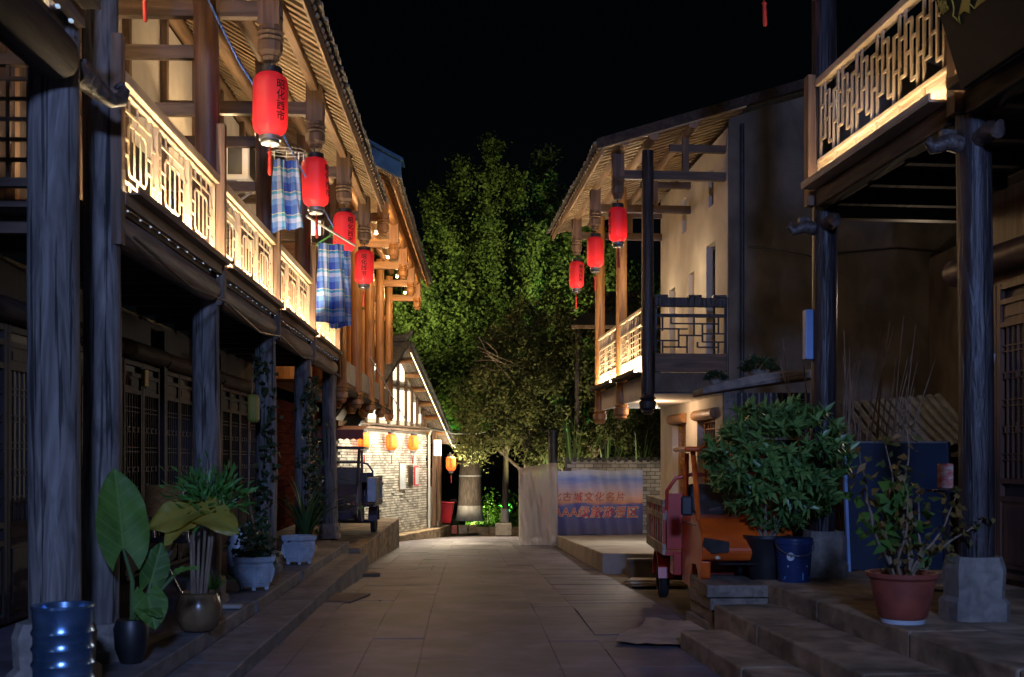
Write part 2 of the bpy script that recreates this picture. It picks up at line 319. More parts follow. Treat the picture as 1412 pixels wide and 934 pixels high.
def arr_mesh(name, V, F, m):
    """V (n,3), F (m,4) numpy -> mesh"""
    me = bpy.data.meshes.new(name); me.vertices.add(len(V)); me.vertices.foreach_set('co', V.astype(np.float32).ravel())
    me.loops.add(F.size); me.loops.foreach_set('vertex_index', F.astype(np.int32).ravel())
    me.polygons.add(len(F)); k = F.shape[1]; me.polygons.foreach_set('loop_start', np.arange(0, F.size, k, dtype=np.int32))
    try: me.polygons.foreach_set('loop_total', np.full(len(F), k, dtype=np.int32))
    except Exception: pass
    me.materials.append(mt[m]); me.update(calc_edges=True); me.validate(); return me
def text_mesh(body, size, m, extrude=.002, offset=0, shear=0, line=1.0, space=1.0):
    cu = bpy.data.curves.new('text', 'FONT'); cu.body = body; cu.size = size; cu.extrude = extrude; cu.offset = offset; cu.shear = shear
    cu.align_x = 'CENTER'; cu.align_y = 'CENTER'; cu.space_line = line; cu.space_character = space; cu.resolution_u = 3
    o = bpy.data.objects.new('text', cu); COL.objects.link(o)
    dg = bpy.context.evaluated_depsgraph_get(); me = bpy.data.meshes.new_from_object(o.evaluated_get(dg)); bpy.data.objects.remove(o)
    me.materials.clear(); me.materials.append(mt[m]); me.name = 'lettering'; return me
def sz(Y): return 0.0 if Y < 12 else -.035*(Y-12)          # the street falls away gently
def lamp(name, kind, loc, energy, color, parent=None, size=.05, target=None, spot=1.2, blend=.6):
    d = bpy.data.lights.new(name, kind); d.energy = energy; d.color = color
    if kind in ('POINT', 'SPOT'): d.shadow_soft_size = size
    if kind == 'SPOT': d.spot_size = spot; d.spot_blend = blend
    o = bpy.data.objects.new(name, d); COL.objects.link(o); o.parent = parent; o.location = loc
    if target is not None: o.rotation_euler = (Vector(target)-Vector(loc)).to_track_quat('-Z', 'Y').to_euler()
    return o
# ------------------------------------------------------------------ ground, street, kerbs
g = MB(); ys = [-30, 0, 12, 20, 28, 36, 44, 60, 120, 400]
for i in range(len(ys)-1):
    a, b = ys[i], ys[i+1]; za = (sz(min(a, 44)) if a > 0 else 0)-.03; zb = sz(min(b, 44))-.03
    g.add([(-300, a, za), (300, a, za), (300, b, zb), (-300, b, zb)], [(0, 1, 2, 3)])
struct(g.build('ground', 'dirt'))
ST = .042
def sw(u, v):      # street coordinates: u across, v along
    return (u*math.cos(ST)-v*math.sin(ST), u*math.sin(ST)+v*math.cos(ST))
street = MB()
for i in range(14):
    v0, v1 = 2+i*2.4, 2+(i+1)*2.4; q = []
    for u, v in ((-2.05, v0), (2.3, v0), (2.3, v1), (-2.05, v1)):
        x, y = sw(u, v); q.append((x, y, sz(y)-.011))
    street.add(q, [(0, 1, 2, 3)])
street = struct(street.build('street', 'joint'))
_rnd = random.Random(3)
def slab(u0, u1, v0, v1):
    j = .002; dz = _rnd.uniform(-.004, .004); top = []; bot = []
    t1, t2 = _rnd.uniform(-.003, .003), _rnd.uniform(-.003, .003)
    for u, v, t in ((u0+j, v0+j, t1), (u1-j, v0+j, t2), (u1-j, v1-j, -t1), (u0+j, v1-j, -t2)):
        x, y = sw(u, v); top.append((x, y, sz(y)+dz+t)); bot.append((x, y, sz(y)-.03))
    MB().hexa(bot+top).build('paving_slab', 'pave', street)
def lane(u0, u1, ln, jit, va=5.6, vb=33.5):
    v = va+_rnd.uniform(0, ln)
    while v < vb:
        l = ln*_rnd.uniform(1-jit, 1+jit); slab(u0, u1, v, min(v+l, vb)); v += l
lane(-2.0, -1.45, 1.15, .15); lane(-1.45, -.87, 1.3, .3); lane(-.87, -.39, 2.1, .3); lane(-.39, .76, 2.3, .35); lane(.76, 1.22, 2.1, .3)
lane(1.22, 2.25, .42, .12, 5.6)
# left terrace and kerb: two low steps running along the timber houses
LT, LW = .0333, 2.683
terr = thing('terrace', 'low two step stone terrace in front of the left lattice doors', 'terrace', (-LW, 0, 0), LT)
b = MB()
yy = 2.0; _r = random.Random(5)
while yy < 17.6:
    l = min(_r.uniform(1.5, 2.3), 17.9-yy); d = _r.uniform(-.012, .012)
    MB().box((.69+d/2, yy+l/2, -.14), (.43+d, l-.012, .53)).build('kerb_stone', 'kerb', terr, bevel=.012); yy += l
yy = 2.0
while yy < 18.6:
    l = min(_r.uniform(1.4, 2.2), 19.0-yy); d = _r.uniform(-.012, .012)
    MB().box((.28+d/2, yy+l/2, -.02), (.37+d, l-.012, .53)).build('kerb_stone', 'kerb', terr, bevel=.012); yy += l
MB().box((-1.4, 10.2, 0), (2.975, 18.4, .47)).build('terrace_floor', 'pave', terr)
t3 = MB()   # level terrace before the orange house; the street drops away beside it
t3.hexa([(-6, 19.05, -1), (-2.66, 19.05, -1), (-2.86, 27.6, -1), (-6, 27.6, -1), (-6, 19.05, .12), (-2.66, 19.05, .12), (-2.86, 27.6, .2), (-6, 27.6, .2)])
tag(t3.build('raised_terrace', 'step', bevel=.015), 'level brown stone ledge with dark end face carrying the wrapped tricycle', 'terrace')

# ------------------------------------------------------------------ building kit
def column_mesh(r, z0, z1, m, seed=0, wob=.012, taper=.94):
    rr = random.Random(seed); n, k = 20, 14; vs = []; ph = [rr.uniform(0, 6) for _ in range(4)]
    for i in range(k+1):
        t = i/k; z = z0+(z1-z0)*t; R = r*(1+(taper-1)*t)
        cx, cy = wob*math.sin(t*5+ph[0]), wob*math.sin(t*4+ph[1])
        for j in range(n):
            a = 2*PI*j/n; q = R*(1+.025*math.sin(3*a+ph[2]+t*3)+.02*math.sin(5*a+ph[3]-t*6)); vs.append((cx+q*math.cos(a), cy+q*math.sin(a), z))
    fs = [(i*n+j, i*n+(j+1) % n, (i+1)*n+(j+1) % n, (i+1)*n+j) for i in range(k) for j in range(n)]+[tuple(range(n))[::-1], tuple(k*n+j for j in range(n))]
    return MB().add(vs, fs).mesh('column', m, True)
def base_mesh(w, h):
    b = MB(); c = w*.16; o = w/2
    ring = lambda q, z: [(q-c, -q, z), (q, -q+c, z), (q, q-c, z), (q-c, q, z), (-q+c, q, z), (-q, q-c, z), (-q, -q+c, z), (-q+c, -q, z)]
    rs = [ring(o*1.06, 0), ring(o*1.06, h*.28), ring(o*.92, h*.36), ring(o*.96, h*.8), ring(o*.86, h)]
    vs = [p for r in rs for p in r]; fs = [(i*8+k, i*8+(k+1) % 8, (i+1)*8+(k+1) % 8, (i+1)*8+k) for i in range(4) for k in range(8)]+[tuple(range(8))[::-1], tuple(32+k for k in range(8))]
    return b.add(vs, fs).mesh('column_base', 'stone')
def drop_mesh(r, z0, z1, m):    # hanging eave post with turned, carved foot (square above)
    b = MB(); h = .34
    b.lathe([(r*.55, 0), (r*.75, .03), (r*.7, .05), (r*.98, .09), (r*1.02, .18), (r*.9, .2), (r*1.08, .225), (r*.9, .25), (r*1.08, .275), (r*.95, .30), (r*.95, h)], (0, 0, z0), 12)
    b.box((0, 0, (z0+h+z1)/2), (r*1.7, r*1.7, z1-z0-h)); return b.mesh('hanging_post', m)
def lattice(railing, fn, segs, u0, u1, v0, v1, wd, dp, m, mz, nrm):
    """segs in unit coords; fn(u,v)->local point; each bar is its own object"""
    for a, b2, c, d in segs:
        p, q = fn(u0+(u1-u0)*a, v0+(v1-v0)*b2), fn(u0+(u1-u0)*c, v0+(v1-v0)*d)
        if Vector(p).z != Vector(q).z and abs(a-c) < 1e-6: stick('lattice_bar', p, q, wd, dp, mz, railing, nrm)
        else: stick('lattice_bar', p, q, wd, dp*.93, m, railing, nrm)
OCT = [(.30, .34), (.30, .66), (.39, .75), (.61, .75), (.70, .66), (.70, .34), (.61, .25), (.39, .25)]
OCT = [(.27, .27), (.27, .70), (.31, .75), (.69, .75), (.73, .70), (.73, .27), (.69, .22), (.31, .22)]
PAT_L = [(*OCT[i], *OCT[(i+1) % 8]) for i in range(8)]+[(.42, .22, .42, .75), (.58, .22, .58, .75), (.13, 0, .13, 1), (.87, 0, .87, 1), (.13, .86, .87, .86), (0, .12, 1, .12), (.29, .86, .29, 1), (.5, .75, .5, 1), (.71, .86, .71, 1),
   (.13, .56, .27, .56), (.73, .56, .87, .56), (.13, .40, .27, .40), (.73, .40, .87, .40), (.3, 0, .3, .12), (.5, 0, .5, .22), (.7, 0, .7, .12), (0, .3, .13, .3), (.87, .3, 1, .3), (0, .7, .13, .7), (.87, .7, 1, .7)]
PAT_R2 = [(k/4, 0, k/4, 1) for k in range(1, 4)]+[(0, k/5, 1, k/5) for k in range(1, 5)]
PAT_SIDE = [(.33, .17, .33, .68), (.67, .32, .67, .83), (.0, .68, .46, .68), (.1, 0, .1, .35), (.1, .62, .1, 1), (.0, .35, .33, .35), (.22, .83, .55, .83), (.22, .83, .22, 1), (.1, .17, .45, .17), (.45, 0, .45, .17), (.45, .17, .45, .5),
   (.33, .5, .67, .5), (.55, .5, .55, 1), (.55, .83, .9, .83), (.67, .32, 1, .32), (.9, .0, .9, .32), (.9, .55, .9, 1), (.67, .55, 1, .55), (.6, .17, .9, .17), (.6, .17, .6, .32)]
def roof(parent, s, y0, y1, xe, ze, slope, xr, m_raf='rafter', lath=.19, wid=2.6, tile_to=None):
    """single slope (local, outward sign s) with tiles, laths and eave tiles, plus a plain rear slope"""
    xr_ = s*xr; n = int((y1-y0)/.055); run = xe-xr; zr = ze+slope*run; vs = []
    K = 6
    for k in range(K+1):
        t = k/K
        for i in range(n+1):
            y = y0+(y1-y0)*i/n; vs.append((s*(xe-run*t), y, ze+slope*run*t+.055+.022*math.sin(y/.2*2*PI)+.012*math.sin(y*1.7)*(1-t)))
    fs = [(k*(n+1)+i, k*(n+1)+i+1, (k+1)*(n+1)+i+1, (k+1)*(n+1)+i) for k in range(K) for i in range(n)]
    rf = MB().add(vs, fs).build('roof', 'tile', parent, True)
    MB().add([(s*xr, y0, zr+.05), (s*xr, y1, zr+.05), (s*(xr-run), y1, ze), (s*(xr-run), y0, ze)], [(0, 1, 2, 3)]).build('rear_slope', 'tile', rf)
    MB().path([(s*xr, y0-.1, zr+.12), (s*xr, y1+.1, zr+.12)], .13, 8).build('ridge', 'tile', rf)
    d = Vector((-s*1, 0, slope)).normalized(); e = Vector((s*xe, 0, ze))
    lm = MB().bar(e+Vector((0, 0, .0)), e+d*wid+Vector((0, 0, 0)), .085, .04).mesh('lath', m_raf)
    y = y0+.05; rr = random.Random(int(y0*10))
    while y < y1:
        put('lath', lm, rf, (0, y, rr.uniform(-.004, .004)), (0, 0, rr.uniform(-.012, .012))); y += lath
    tm = MB(); L = .2
    for k in range(6):
        a0, a1 = PI*k/6, PI*(k+1)/6; f = lambda a, r, o: e+d*o+Vector((0, r*math.cos(a), r*math.sin(a)*1.0+.055))
        r0, r1 = .062, .046
        tm.add([f(a0, r0, -.07), f(a1, r0, -.07), f(a1, r0, L), f(a0, r0, L), f(a0, r1, -.07), f(a1, r1, -.07), f(a1, r1, L), f(a0, r1, L)], [(0, 1, 2, 3), (4, 7, 6, 5), (0, 4, 5, 1), (3, 2, 6, 7)])
    tm = tm.mesh('eave_tile', 'tile_e'); y = y0+.05
    while y < y1:
        put('eave_tile', tm, rf, (rr.uniform(-.012, .012), y, .012*math.sin(y*1.7)+rr.uniform(-.005, .005)), (0, 0, rr.uniform(-.05, .05))); y += .2
    return rf
def door_leaf(w, h, m):
    f = MB(); st = .06
    f.box((0, st/2, h/2), (.05, st, h)).box((0, w-st/2, h/2), (.05, st, h))
    for z in (st/2, h*.27, h*.33, h*.86, h*.93+.02, h-st/2): f.box((0, w/2, z), (.046, w-2*st, st*.8))
    l = MB(); z0, z1 = h*.34, h*.85; n = 6
    for k in range(1, n): l.box((0, st+(w-2*st)*k/n, (z0+z1)/2), (.018, .013, z1-z0))
    for z in [z0+(z1-z0)*q for q in (.12, .16, .3, .34, .48, .52, .66, .70, .84, .88)]: l.box((0, w/2, z), (.016, w-2*st, .012))
    for q in (.32, .68):
        for k in range(1, n, 2): l.box((.006, st+(w-2*st)*k/n, z0+(z1-z0)*q), (.026, .045, .06))
    p = MB().box((-.008, w/2, h*.15), (.02, w-2*st+.004, h*.23)).box((.008, w/2, h*.15), (.022, w-2*st-.1, h*.23-.1))
    p2 = MB().box((-.008, w/2, h*.9), (.02, w-2*st+.004, h*.07)).box((.006, w/2, h*.9), (.02, w-2*st-.12, h*.03))
    return [('door', f.mesh('door', m)), ('lattice', l.mesh('lattice', m)), ('door_panel', p.mesh('door_panel', m)), ('door_panel', p2.mesh('door_panel', m)), ('backing', MB().box((-.035, w/2, h/2), (.01, w-.01, h-.01)).mesh('backing', 'black'))]
def hang_doors(parent, s, x, y0, y1, z, h, m, n):
    w = (y1-y0)/n; lf = door_leaf(w-.02, h, m)
    for i in range(n):
        d = put('door', lf[0][1], parent, (x, y0+i*w+.01, z)); d.scale = (s, 1, 1)
        for nm, me in lf[1:]: put(nm, me, d)

# ------------------------------------------------------------------ left timber house with the glowing balcony
L2 = thing('timber_house', 'long dark timber house with glowing carved balcony and plaid washing', 'house', (-LW, 0, 0), LT)
YC = [7.8, 10.85, 13.9, 16.95, 20.0]
bm_ = base_mesh(.36, .27)
for i, y in enumerate(YC):
    c = put('column', column_mesh(.135, .48, 3.47, 'col_grey', i, taper=.95), L2, (0, y, 0)); put('column_base', bm_, c, (0, 0, .235)); put('upper_column', column_mesh(.126, 3.46, 6.95, 'col_warmlit' if i else 'col_grey', 30+i, taper=.94), L2, (0, y, 0))
for i in range(4):
    a, b2 = YC[i], YC[i+1]
    MB().path([(.05, a-.05, 3.34), (.06, a+.8, 3.335), (.07, a+1.6, 3.325), (.06, b2-.3, 3.34), (.05, b2-.1, 3.345), (.05, b2-.03, 3.345)], [.115, .125, .12, .12, .115, .07], 16).build('beam', 'beam_round', L2, True)
    MB().box((.15, (a+b2)/2, 3.545), (.045, b2-a-.02, .09)).build('deck_edge', 'wood_upy', L2, bevel=.006)
    MB().box((-.6, (a+b2)/2, 3.5), (1.38, b2-a-.006, .05)).build('balcony_floor', 'beam_x', L2)
    for k in range(4): stick('joist', (.0, a+.35+k*.75, 3.41), (-1.25, a+.35+k*.75, 3.41), .08, .12, 'beam_x', L2)
    # railing
    y0, y1, X, z0, z1 = a+.06, b2-.10, .09, 3.62, 4.40
    r = MB().box((X+.01, (y0+y1)/2, z1+.035), (.11, y1-y0, .085)).box((X, (y0+y1)/2, z1-.035), (.05, y1-y0, .022)).box((X, (y0+y1)/2, z0-.005), (.05, y1-y0, .04)).build('railing', 'wood_pale', L2, bevel=.006)
    for k in range(3):
        u0, u1 = y0+(y1-y0)*k/3, y0+(y1-y0)*(k+1)/3
        lattice(r, lambda u, v: (X, u, v), PAT_L, u0, u1, z0+.015, z1-.045, .019, .012, 'wood_pale', 'wood_palez', (1, 0, 0))
        stick('lattice_bar', (X, u1 if k < 2 else u1-.02, z0-.02), (X, u1 if k < 2 else u1-.02, z1), .04, .045, 'wood_palez', r, (1, 0, 0))
    stick('light_strip', (X+.12, y0+.1, z0-.015), (X+.12, y1-.1, z0-.015), .018, .012, 'led', r)
    MB().box((X+.158, (y0+y1)/2, z0-.012), (.016, y1-y0, .05)).box((X+.09, (y0+y1)/2, z0-.03), (.12, y1-y0, .014)).build('light_trough', 'wood_upy', r)
    sb = MB()
    for k in range(11):
        yb = a+.1+k*.27+random.uniform(-.04, .04); sb.box((.16, yb, 3.475+random.uniform(-.012, .012)), (.01, .016, .009))
    sb.build('led_beads', 'leds', L2)['kind'] = 'stuff'
for i, y in enumerate(YC):
    stick('rail_post', (.15 if i else .12, y-.02, 3.2), (.15 if i else .12, y-.02, 5.0 if i else 4.7), .09, .085, 'wood_up', L2, (1, 0, 0))
    stick('tie_beam', (-1.3, y, 6.15), (.75, y, 6.15), .1, .16, 'beam_x', L2)
    stick('tie_beam', (-1.3, y, 5.72), (-.1, y, 5.72), .08, .13, 'beam_x', L2)
    stick('tie_beam', (-1.3, y, 5.15), (-.1, y, 5.15), .08, .12, 'beam_x', L2)
    stick('king_post', (-.65, y, 6.22), (-.65, y, 6.95), .1, .1, 'wood_up', L2, (1, 0, 0))
    put('hanging_post', drop_mesh(.125, 5.64, 6.5, 'wood_up'), L2, (.63, y, 0))
for x, z, r in ((.63, 6.43, .0), (0, 6.78, .1), (-.65, 7.12, .1), (-1.3, 7.5, .1)):
    for i in range(4):
        a, b2 = YC[i]-.1, YC[i+1]-.1-.006
        if r: MB().path([(x, a, z), (x, (a+b2)/2, z-.015), (x, b2, z)], r, 12).build('purlin', 'wood_upy', L2, True)
        else: MB().box((x, (a+b2)/2, z+.02), (.1, b2-a, .2)).build('purlin', 'wood_upy', L2, bevel=.008)
MB().box((1.0, 13.35, 6.2), (.03, 12.3, .17)).build('eave_board', 'wood_upy', L2, bevel=.005)
roof(L2, 1, 7.2, 19.5, 1.05, 6.255, .58, -3.4)
# upper wall (plaster between posts) and lower wall with doors
for i in range(4):
    a, b2 = YC[i], YC[i+1]
    MB().box((-1.36, (a+b2)/2, 6.35), (.08, b2-a-.1, 1.95)).build('upper_wall', 'plaster', L2); MB().box((-1.36, (a+b2)/2, 4.45), (.08, b2-a-.1, 1.84)).build('shaded_wall_band', 'door', L2)  # dark band stands in for deck shade and dark openings behind the railing
    for yy in (a, a+1.55): stick('wall_post', (-1.28, yy+.01, 3.52), (-1.28, yy+.01, 7.4), .1, .08, 'wood_up', L2, (1, 0, 0))
    w_ = MB()
    for k in range(9): w_.box((-1.29, a+.3+k*.07, 4.9), (.02, .014, .95))
    for k in range(8): w_.box((-1.288, a+.58, 4.45+k*.13), (.02, .62, .014))
    wf = MB()
    for yy in (a+.24, a+.92): wf.box((-1.285, yy, 4.9), (.04, .06, 1.06))
    for zz in (4.4, 5.4): wf.box((-1.285, a+.58, zz), (.038, .62, .06))
    wo = wf.build('window', 'door', L2); w_.build('lattice', 'door', wo); MB().box((-1.312, a+.58, 4.9), (.01, .62, .96)).build('pane', 'glass', wo)
    MB().box((-1.42, (a+b2)/2, 1.85), (.06, b2-a-.01, 3.15)).build('lower_wall', 'door', L2)
    hang_doors(L2, 1, -1.33, a+.1, b2-.1, .27, 2.55, 'door', 4)
    MB().path([(-1.3, a, 2.93), (-1.3, b2-.01, 2.95)], .11, 12).build('lintel', 'beam_dark', L2, True)
    stick('wall_post', (-1.32, a, .25), (-1.32, a, 3.3), .13, .12, 'door', L2, (1, 0, 0))
# end partition with a lit pane, near side lattice
e = MB().box((-.75, 20.2, 5.2), (1.1, .07, 3.3)).build('end_wall', 'wood_orx', L2)
wn = MB().box((-.27, 20.15, 5.9), (.26, .04, .62)).build('window', 'wood_or', L2); MB().box((-.27, 20.125, 5.93), (.17, .012, .4)).build('pane', 'winlit', wn)
sl = MB().box((-.68, 7.55, 4.43), (1.2, .07, .08)).build('side_railing', 'beam_x', L2); MB().box((-.68, 7.55, 3.58), (1.2, .07, .06)).build('bottom_rail', 'beam_x', sl)
for k in range(9): stick('lattice_bar', (-1.25+k*.14, 7.55, 3.6), (-1.25+k*.14, 7.55, 4.4), .026, .03, 'beam_x', sl, (0, 1, 0))
for k in range(1, 6): stick('lattice_bar', (-1.28, 7.55, 3.6+k*.14), (-.08, 7.55, 3.6+k*.14), .024, .028, 'beam_x', sl)
lamp('balcony_fill', 'POINT', (-.6, 9.3, 5.9), 20, (1, .68, .36), L2, .06)  # added fill lights for the upper wall and roof underside, no fixtures
lamp('balcony_fill', 'POINT', (-.6, 14.5, 6.0), 20, (1, .68, .36), L2, .06)
# small fixings
MB().box((-1.18, 12.75, 2.62), (.05, .14, .2)).build('door_plaque', 'gold', L2, bevel=.01)
MB().box((.02, 13.05, 2.28), (.12, .2, .34)).build('meter_box', mt['lf_yel'], L2, bevel=.04)

# ------------------------------------------------------------------ neighbouring house at the near left
L1 = thing('timber_house', 'nearest dark timber house with thick weathered column and curled bracket', 'house', (-2.62, 0, 0), LT)
for y in (3.6, 6.78):
    c = put('column', column_mesh(.155, .62, 7.2, 'col_grey', 11), L1, (0, y, 0)); put('column_base', base_mesh(.44, .43), c, (0, 0, .235))
MB().path([(.08, 3.6, 4.1), (.09, 5.2, 4.09), (.08, 6.55, 4.1), (.08, 6.7, 4.1)], [.15, .155, .15, .09], 16).build('beam', 'beam_dark', L1, True)
MB().box((.17, 5.2, 4.4), (.05, 3.1, .11)).build('deck_edge', 'wood_upy', L1)
MB().box((-.65, 5.1, 4.31), (1.5, 3.3, .05)).build('balcony_floor', 'beam_x', L1)
r = MB().box((.1, 5.2, 5.3), (.085, 3.0, .06)).box((.1, 5.2, 4.5), (.05, 3.0, .04)).build('railing', 'wood_pale', L1)
for k in range(3): lattice(r, lambda u, v: (.1, u, v), PAT_L, 3.75+k*.97, 3.75+(k+1)*.97, 4.52, 5.27, .03, .022, 'wood_pale', 'wood_palez', (1, 0, 0))
stick('light_strip', (.25, 3.7, 4.48), (.25, 6.6, 4.48), .016, .012, 'led', r)
MB().box((.3, 5.2, 4.47), (.018, 3.0, .07)).box((.22, 5.2, 4.45), (.15, 3.0, .018)).build('light_lip', 'wood_upy', r)
stick('rail_post', (.16, 6.6, 4.45), (.16, 6.6, 6.2), .11, .1, 'wood_up', L1, (1, 0, 0))
sb = MB()
for k in range(14): sb.box((.19, 3.8+k*.21, 4.3), (.02, .03, .015))
sb.build('led_beads', 'leds', L1)['kind'] = 'stuff'
br = MB(); pts = [(.06, 6.9, 4.12), (.1, 7.05, 4.13), (.14, 7.16, 4.09), (.19, 7.25, 4.06), (.23, 7.33, 4.09), (.235, 7.37, 4.16), (.21, 7.36, 4.2), (.19, 7.33, 4.17)]
br.path(pts, [.09, .085, .065, .05, .045, .04, .03, .015], 10); br.box((.1, 7.02, 4.2), (.05, .12, .06)); br.build('bracket', 'carve', L1, True)
# ------------------------------------------------------------------ orange timber house beyond
L3W, L3T = 2.76, .024
L3 = thing('timber_house', 'new orange timber house with long hanging balcony posts and roof edge coloured as blue light', 'house', (-L3W, 0, 0), L3T)
YL3 = [20.7, 23.2, 25.8, 28.4, 31.0]
def long_post(m):
    b = MB(); b.lathe([(.07, 2.77), (.11, 2.8), (.1, 2.83), (.135, 2.86), (.14, 2.95), (.115, 2.97), (.14, 3.0), (.115, 3.03), (.14, 3.06), (.12, 3.1), (.118, 3.2), (.112, 5), (.105, 6.9)], n=16); return b.mesh('post', m, True)
lp = long_post('wood_or'); ld = drop_mesh(.115, 5.95, 6.75, 'wood_or')
for y in YL3:
    put('post', lp, L3, (0, y, 0)); put('hanging_post', ld, L3, (.8, y, 0))
    stick('tie_beam', (-1.4, y, 6.28), (.92, y, 6.28), .11, .17, 'wood_orx', L3); stick('tie_beam', (-1.3, y, 5.7), (-.09, y, 5.7), .09, .13, 'wood_orx', L3)
    put('inner_post', lp, L3, (-.45, y+.15, 0))
for i in range(4):
    a, b2 = YL3[i], YL3[i+1]
    MB().box((-.02, (a+b2)/2, 3.42), (.04, b2-a-.24, .42)).build('apron_board', 'concrete', L3)
    MB().box((-.75, (a+b2)/2, 3.18), (1.45, b2-a-.004, .06)).build('balcony_floor', 'wood_orx', L3)
    MB().path([(-.02, a+.1, 3.05), (-.02, b2-.1, 3.05)], .08, 10).build('beam', 'beam_dark', L3, True)
    for k in range(5): MB().box((-1.45, a+(b2-a)*(k+.5)/5, 5.1), (.05, (b2-a)/5-.012, 3.8)).build('wall_plank', 'wood_or', L3)
for x, z in ((.8, 6.75), (0, 7.15), (-.75, 7.55)): MB().path([(x, 20, z), (x, 31.6, z)], .1, 12).build('purlin', 'wood_ory', L3, True)
MB().box((1.06, 25.9, 6.78), (.03, 12.2, .16)).build('eave_board', 'wood_ory', L3)
roof(L3, 1, 19.8, 32.0, 1.14, 6.83, .55, -3.4)
MB().prism([(1.22, 19.72, 6.78), (1.22, 19.72, 7.06), (-.9, 19.72, 8.2), (-.9, 19.72, 7.92)], (0, 0, 0), (0, .06, 0)).build('verge_board', 'verge_bluelit', L3)
MB().prism([(1.26, 19.6, 7.065), (1.26, 19.6, 7.12), (-.9, 19.6, 8.29), (-.9, 19.6, 8.225)], (0, 0, 0), (0, .5, 0)).build('verge_cap', 'verge_bluelit', L3)
for k in range(12): MB().box((-1.7, 26, .15+.115+k*.235), (.09, 12.4, .225)).build('wall_plank', 'wall_redglow', L3)
for yb in (21.9, 24.5, 27.1, 29.7):
    lamp('eave_bulb', 'POINT', (.55, yb, 6.2), 75, (1, .64, .30), L3, .05); MB().lathe([(.02, .1), (.045, .06), (.03, .0)], (.55, yb, 6.22), 10).path([(.55, yb, 6.3), (.55, yb, 6.75)], .008, 5).build('lamp_holder', 'white', L3)

# ------------------------------------------------------------------ brick gable house at the street's end
P0 = Vector((-3.36, 32.3, 0)); T = Vector((.284, .959, 0)).normalized(); ang = math.atan2(T.y, T.x)
BH = thing('brick_house', 'bright grey brick house with white timbered gable and lit windows', 'house', (P0.x, P0.y, -.49), ang)
# local: +x along the wall (away), -y towards the street, z from the plinth
def quadwall(x0, x1, za, zb, y=0, th=.1): return [(x0, y, za), (x1, y, za), (x1, y, zb), (x0, y, zb)]
HB = 3.03; S0, S1 = -4.2, 2.29
bw = MB().box(((S0+S1)/2, .1, HB/2), (S1-S0, .14, HB)).build('wall', 'mortar', BH)
br = MB(); rr = random.Random(2); nz = int(HB/.074)
for k in range(nz):
    x = S0+(.14 if k % 2 else 0)+rr.uniform(-.03, .03)
    while x < S1-.05:
        l = min(rr.uniform(.19, .27), S1-x-.005); d = rr.uniform(-.012, .02); br.box((x+l/2, .02-d/2, .037+k*.074+rr.uniform(-.003, .003)), (l-.014, .05+d, .055)); x += l
br.build('brickwork', 'brick', bw)['kind'] = 'stuff'
SL = .745; zr0 = 5.27           # roof underside at s: z = zr0 - SL*(s - .0) for s>=-.3
ridge_s = -.35
ru = lambda q: zr0-SL*(q-0)
gw = MB().prism([(S1, .06, HB+.16), (S1, .06, ru(S1)-.02), (ridge_s, .06, ru(ridge_s)-.02), (S0, .06, ru(ridge_s)-.02-SL*(ridge_s-S0)*.8), (S0, .06, HB+.16)], (0, 0, 0), (0, .12, 0)).build('gable_wall', 'plaster_w', BH)
MB().box(((S0+S1)/2, .03, HB+.085), (S1-S0+.1, .2, .15)).build('sill_beam', 'wood_up', BH)
xs = [-2.3, -1.5, -.7, .0, .62, 1.1, 1.55, 2.0, 2.24]
for x in xs: stick('stud', (x, .03, HB+.16), (x, .03, max(HB+.2, ru(max(x, ridge_s))-.03)), .09, .08, 'wood_up', BH, (0, 1, 0))
stick('rail', (-2.6, .035, HB+1.32), (1.0, .035, HB+1.32), .06, .1, 'wood_up', BH, (0, 1, 0))
for i in range(len(xs)-2):
    x0, x1 = xs[i]+.09, xs[i+1]-.09; top = min(HB+1.22, ru(max(x1, ridge_s))-.25)
    if top-(HB+.3) > .15: MB().box(((x0+x1)/2, .052, (HB+.3+top)/2), (x1-x0, .02, top-HB-.3)).build('pane', 'winlit', BH)
    if i < 4: MB().box(((x0+x1)/2, .052, HB+1.75 if i > 1 else HB+1.6), (x1-x0, .02, .5)).build('pane', 'winlit', BH)
# roof slab with verge, purlin ends and led line
OV = .48; eave_s = 3.45
d = Vector((1, 0, -SL)).normalized()
def rp(q, y, h=0): return Vector((q, y, ru(q)+h))
rf = MB().prism([rp(ridge_s, 0), rp(eave_s, 0), rp(eave_s, 0, .12), rp(ridge_s, 0, .12)], (0, -OV, 0), (0, 5, 0)).build('roof', 'tile', BH)
MB().prism([rp(ridge_s, 0), rp(ridge_s, 0, .12), (ridge_s-3.6, 0, ru(ridge_s)-2.5), (ridge_s-3.6, 0, ru(ridge_s)-2.62)], (0, -OV, 0), (0, 5, 0)).build('roof', 'tile', BH)
for k in range(22):
    q = ridge_s+.08+k*(eave_s-ridge_s)/22; a = rp(q, -OV-.03, .125); MB().path([a, a+d*.2], [.05, .06], 8).build('verge_tile', 'tile', rf)
MB().bar(rp(ridge_s, -OV+.03, -.06), rp(eave_s, -OV+.03, -.06), .035, .16).build('verge_board', 'wood_up', rf)
for q in (.1, .62, 1.15, 1.7, 2.25, 2.85): MB().path([rp(q, -OV+.05, -.1), rp(q, 3, -.1)], .07, 10).build('purlin', 'wood_orx', BH, True)
for k in range(16):
    y = -OV+.02+k*.09
    if y < 0: stick('board', rp(ridge_s, y+.04, -.012), rp(eave_s, y+.04, -.012), .08, .02, 'plank', rf)
MB().bar(rp(ridge_s+.1, -OV-.0, -.15), rp(eave_s-.1, -OV-.0, -.15), .012, .01).build('light_strip', 'ledw', BH)
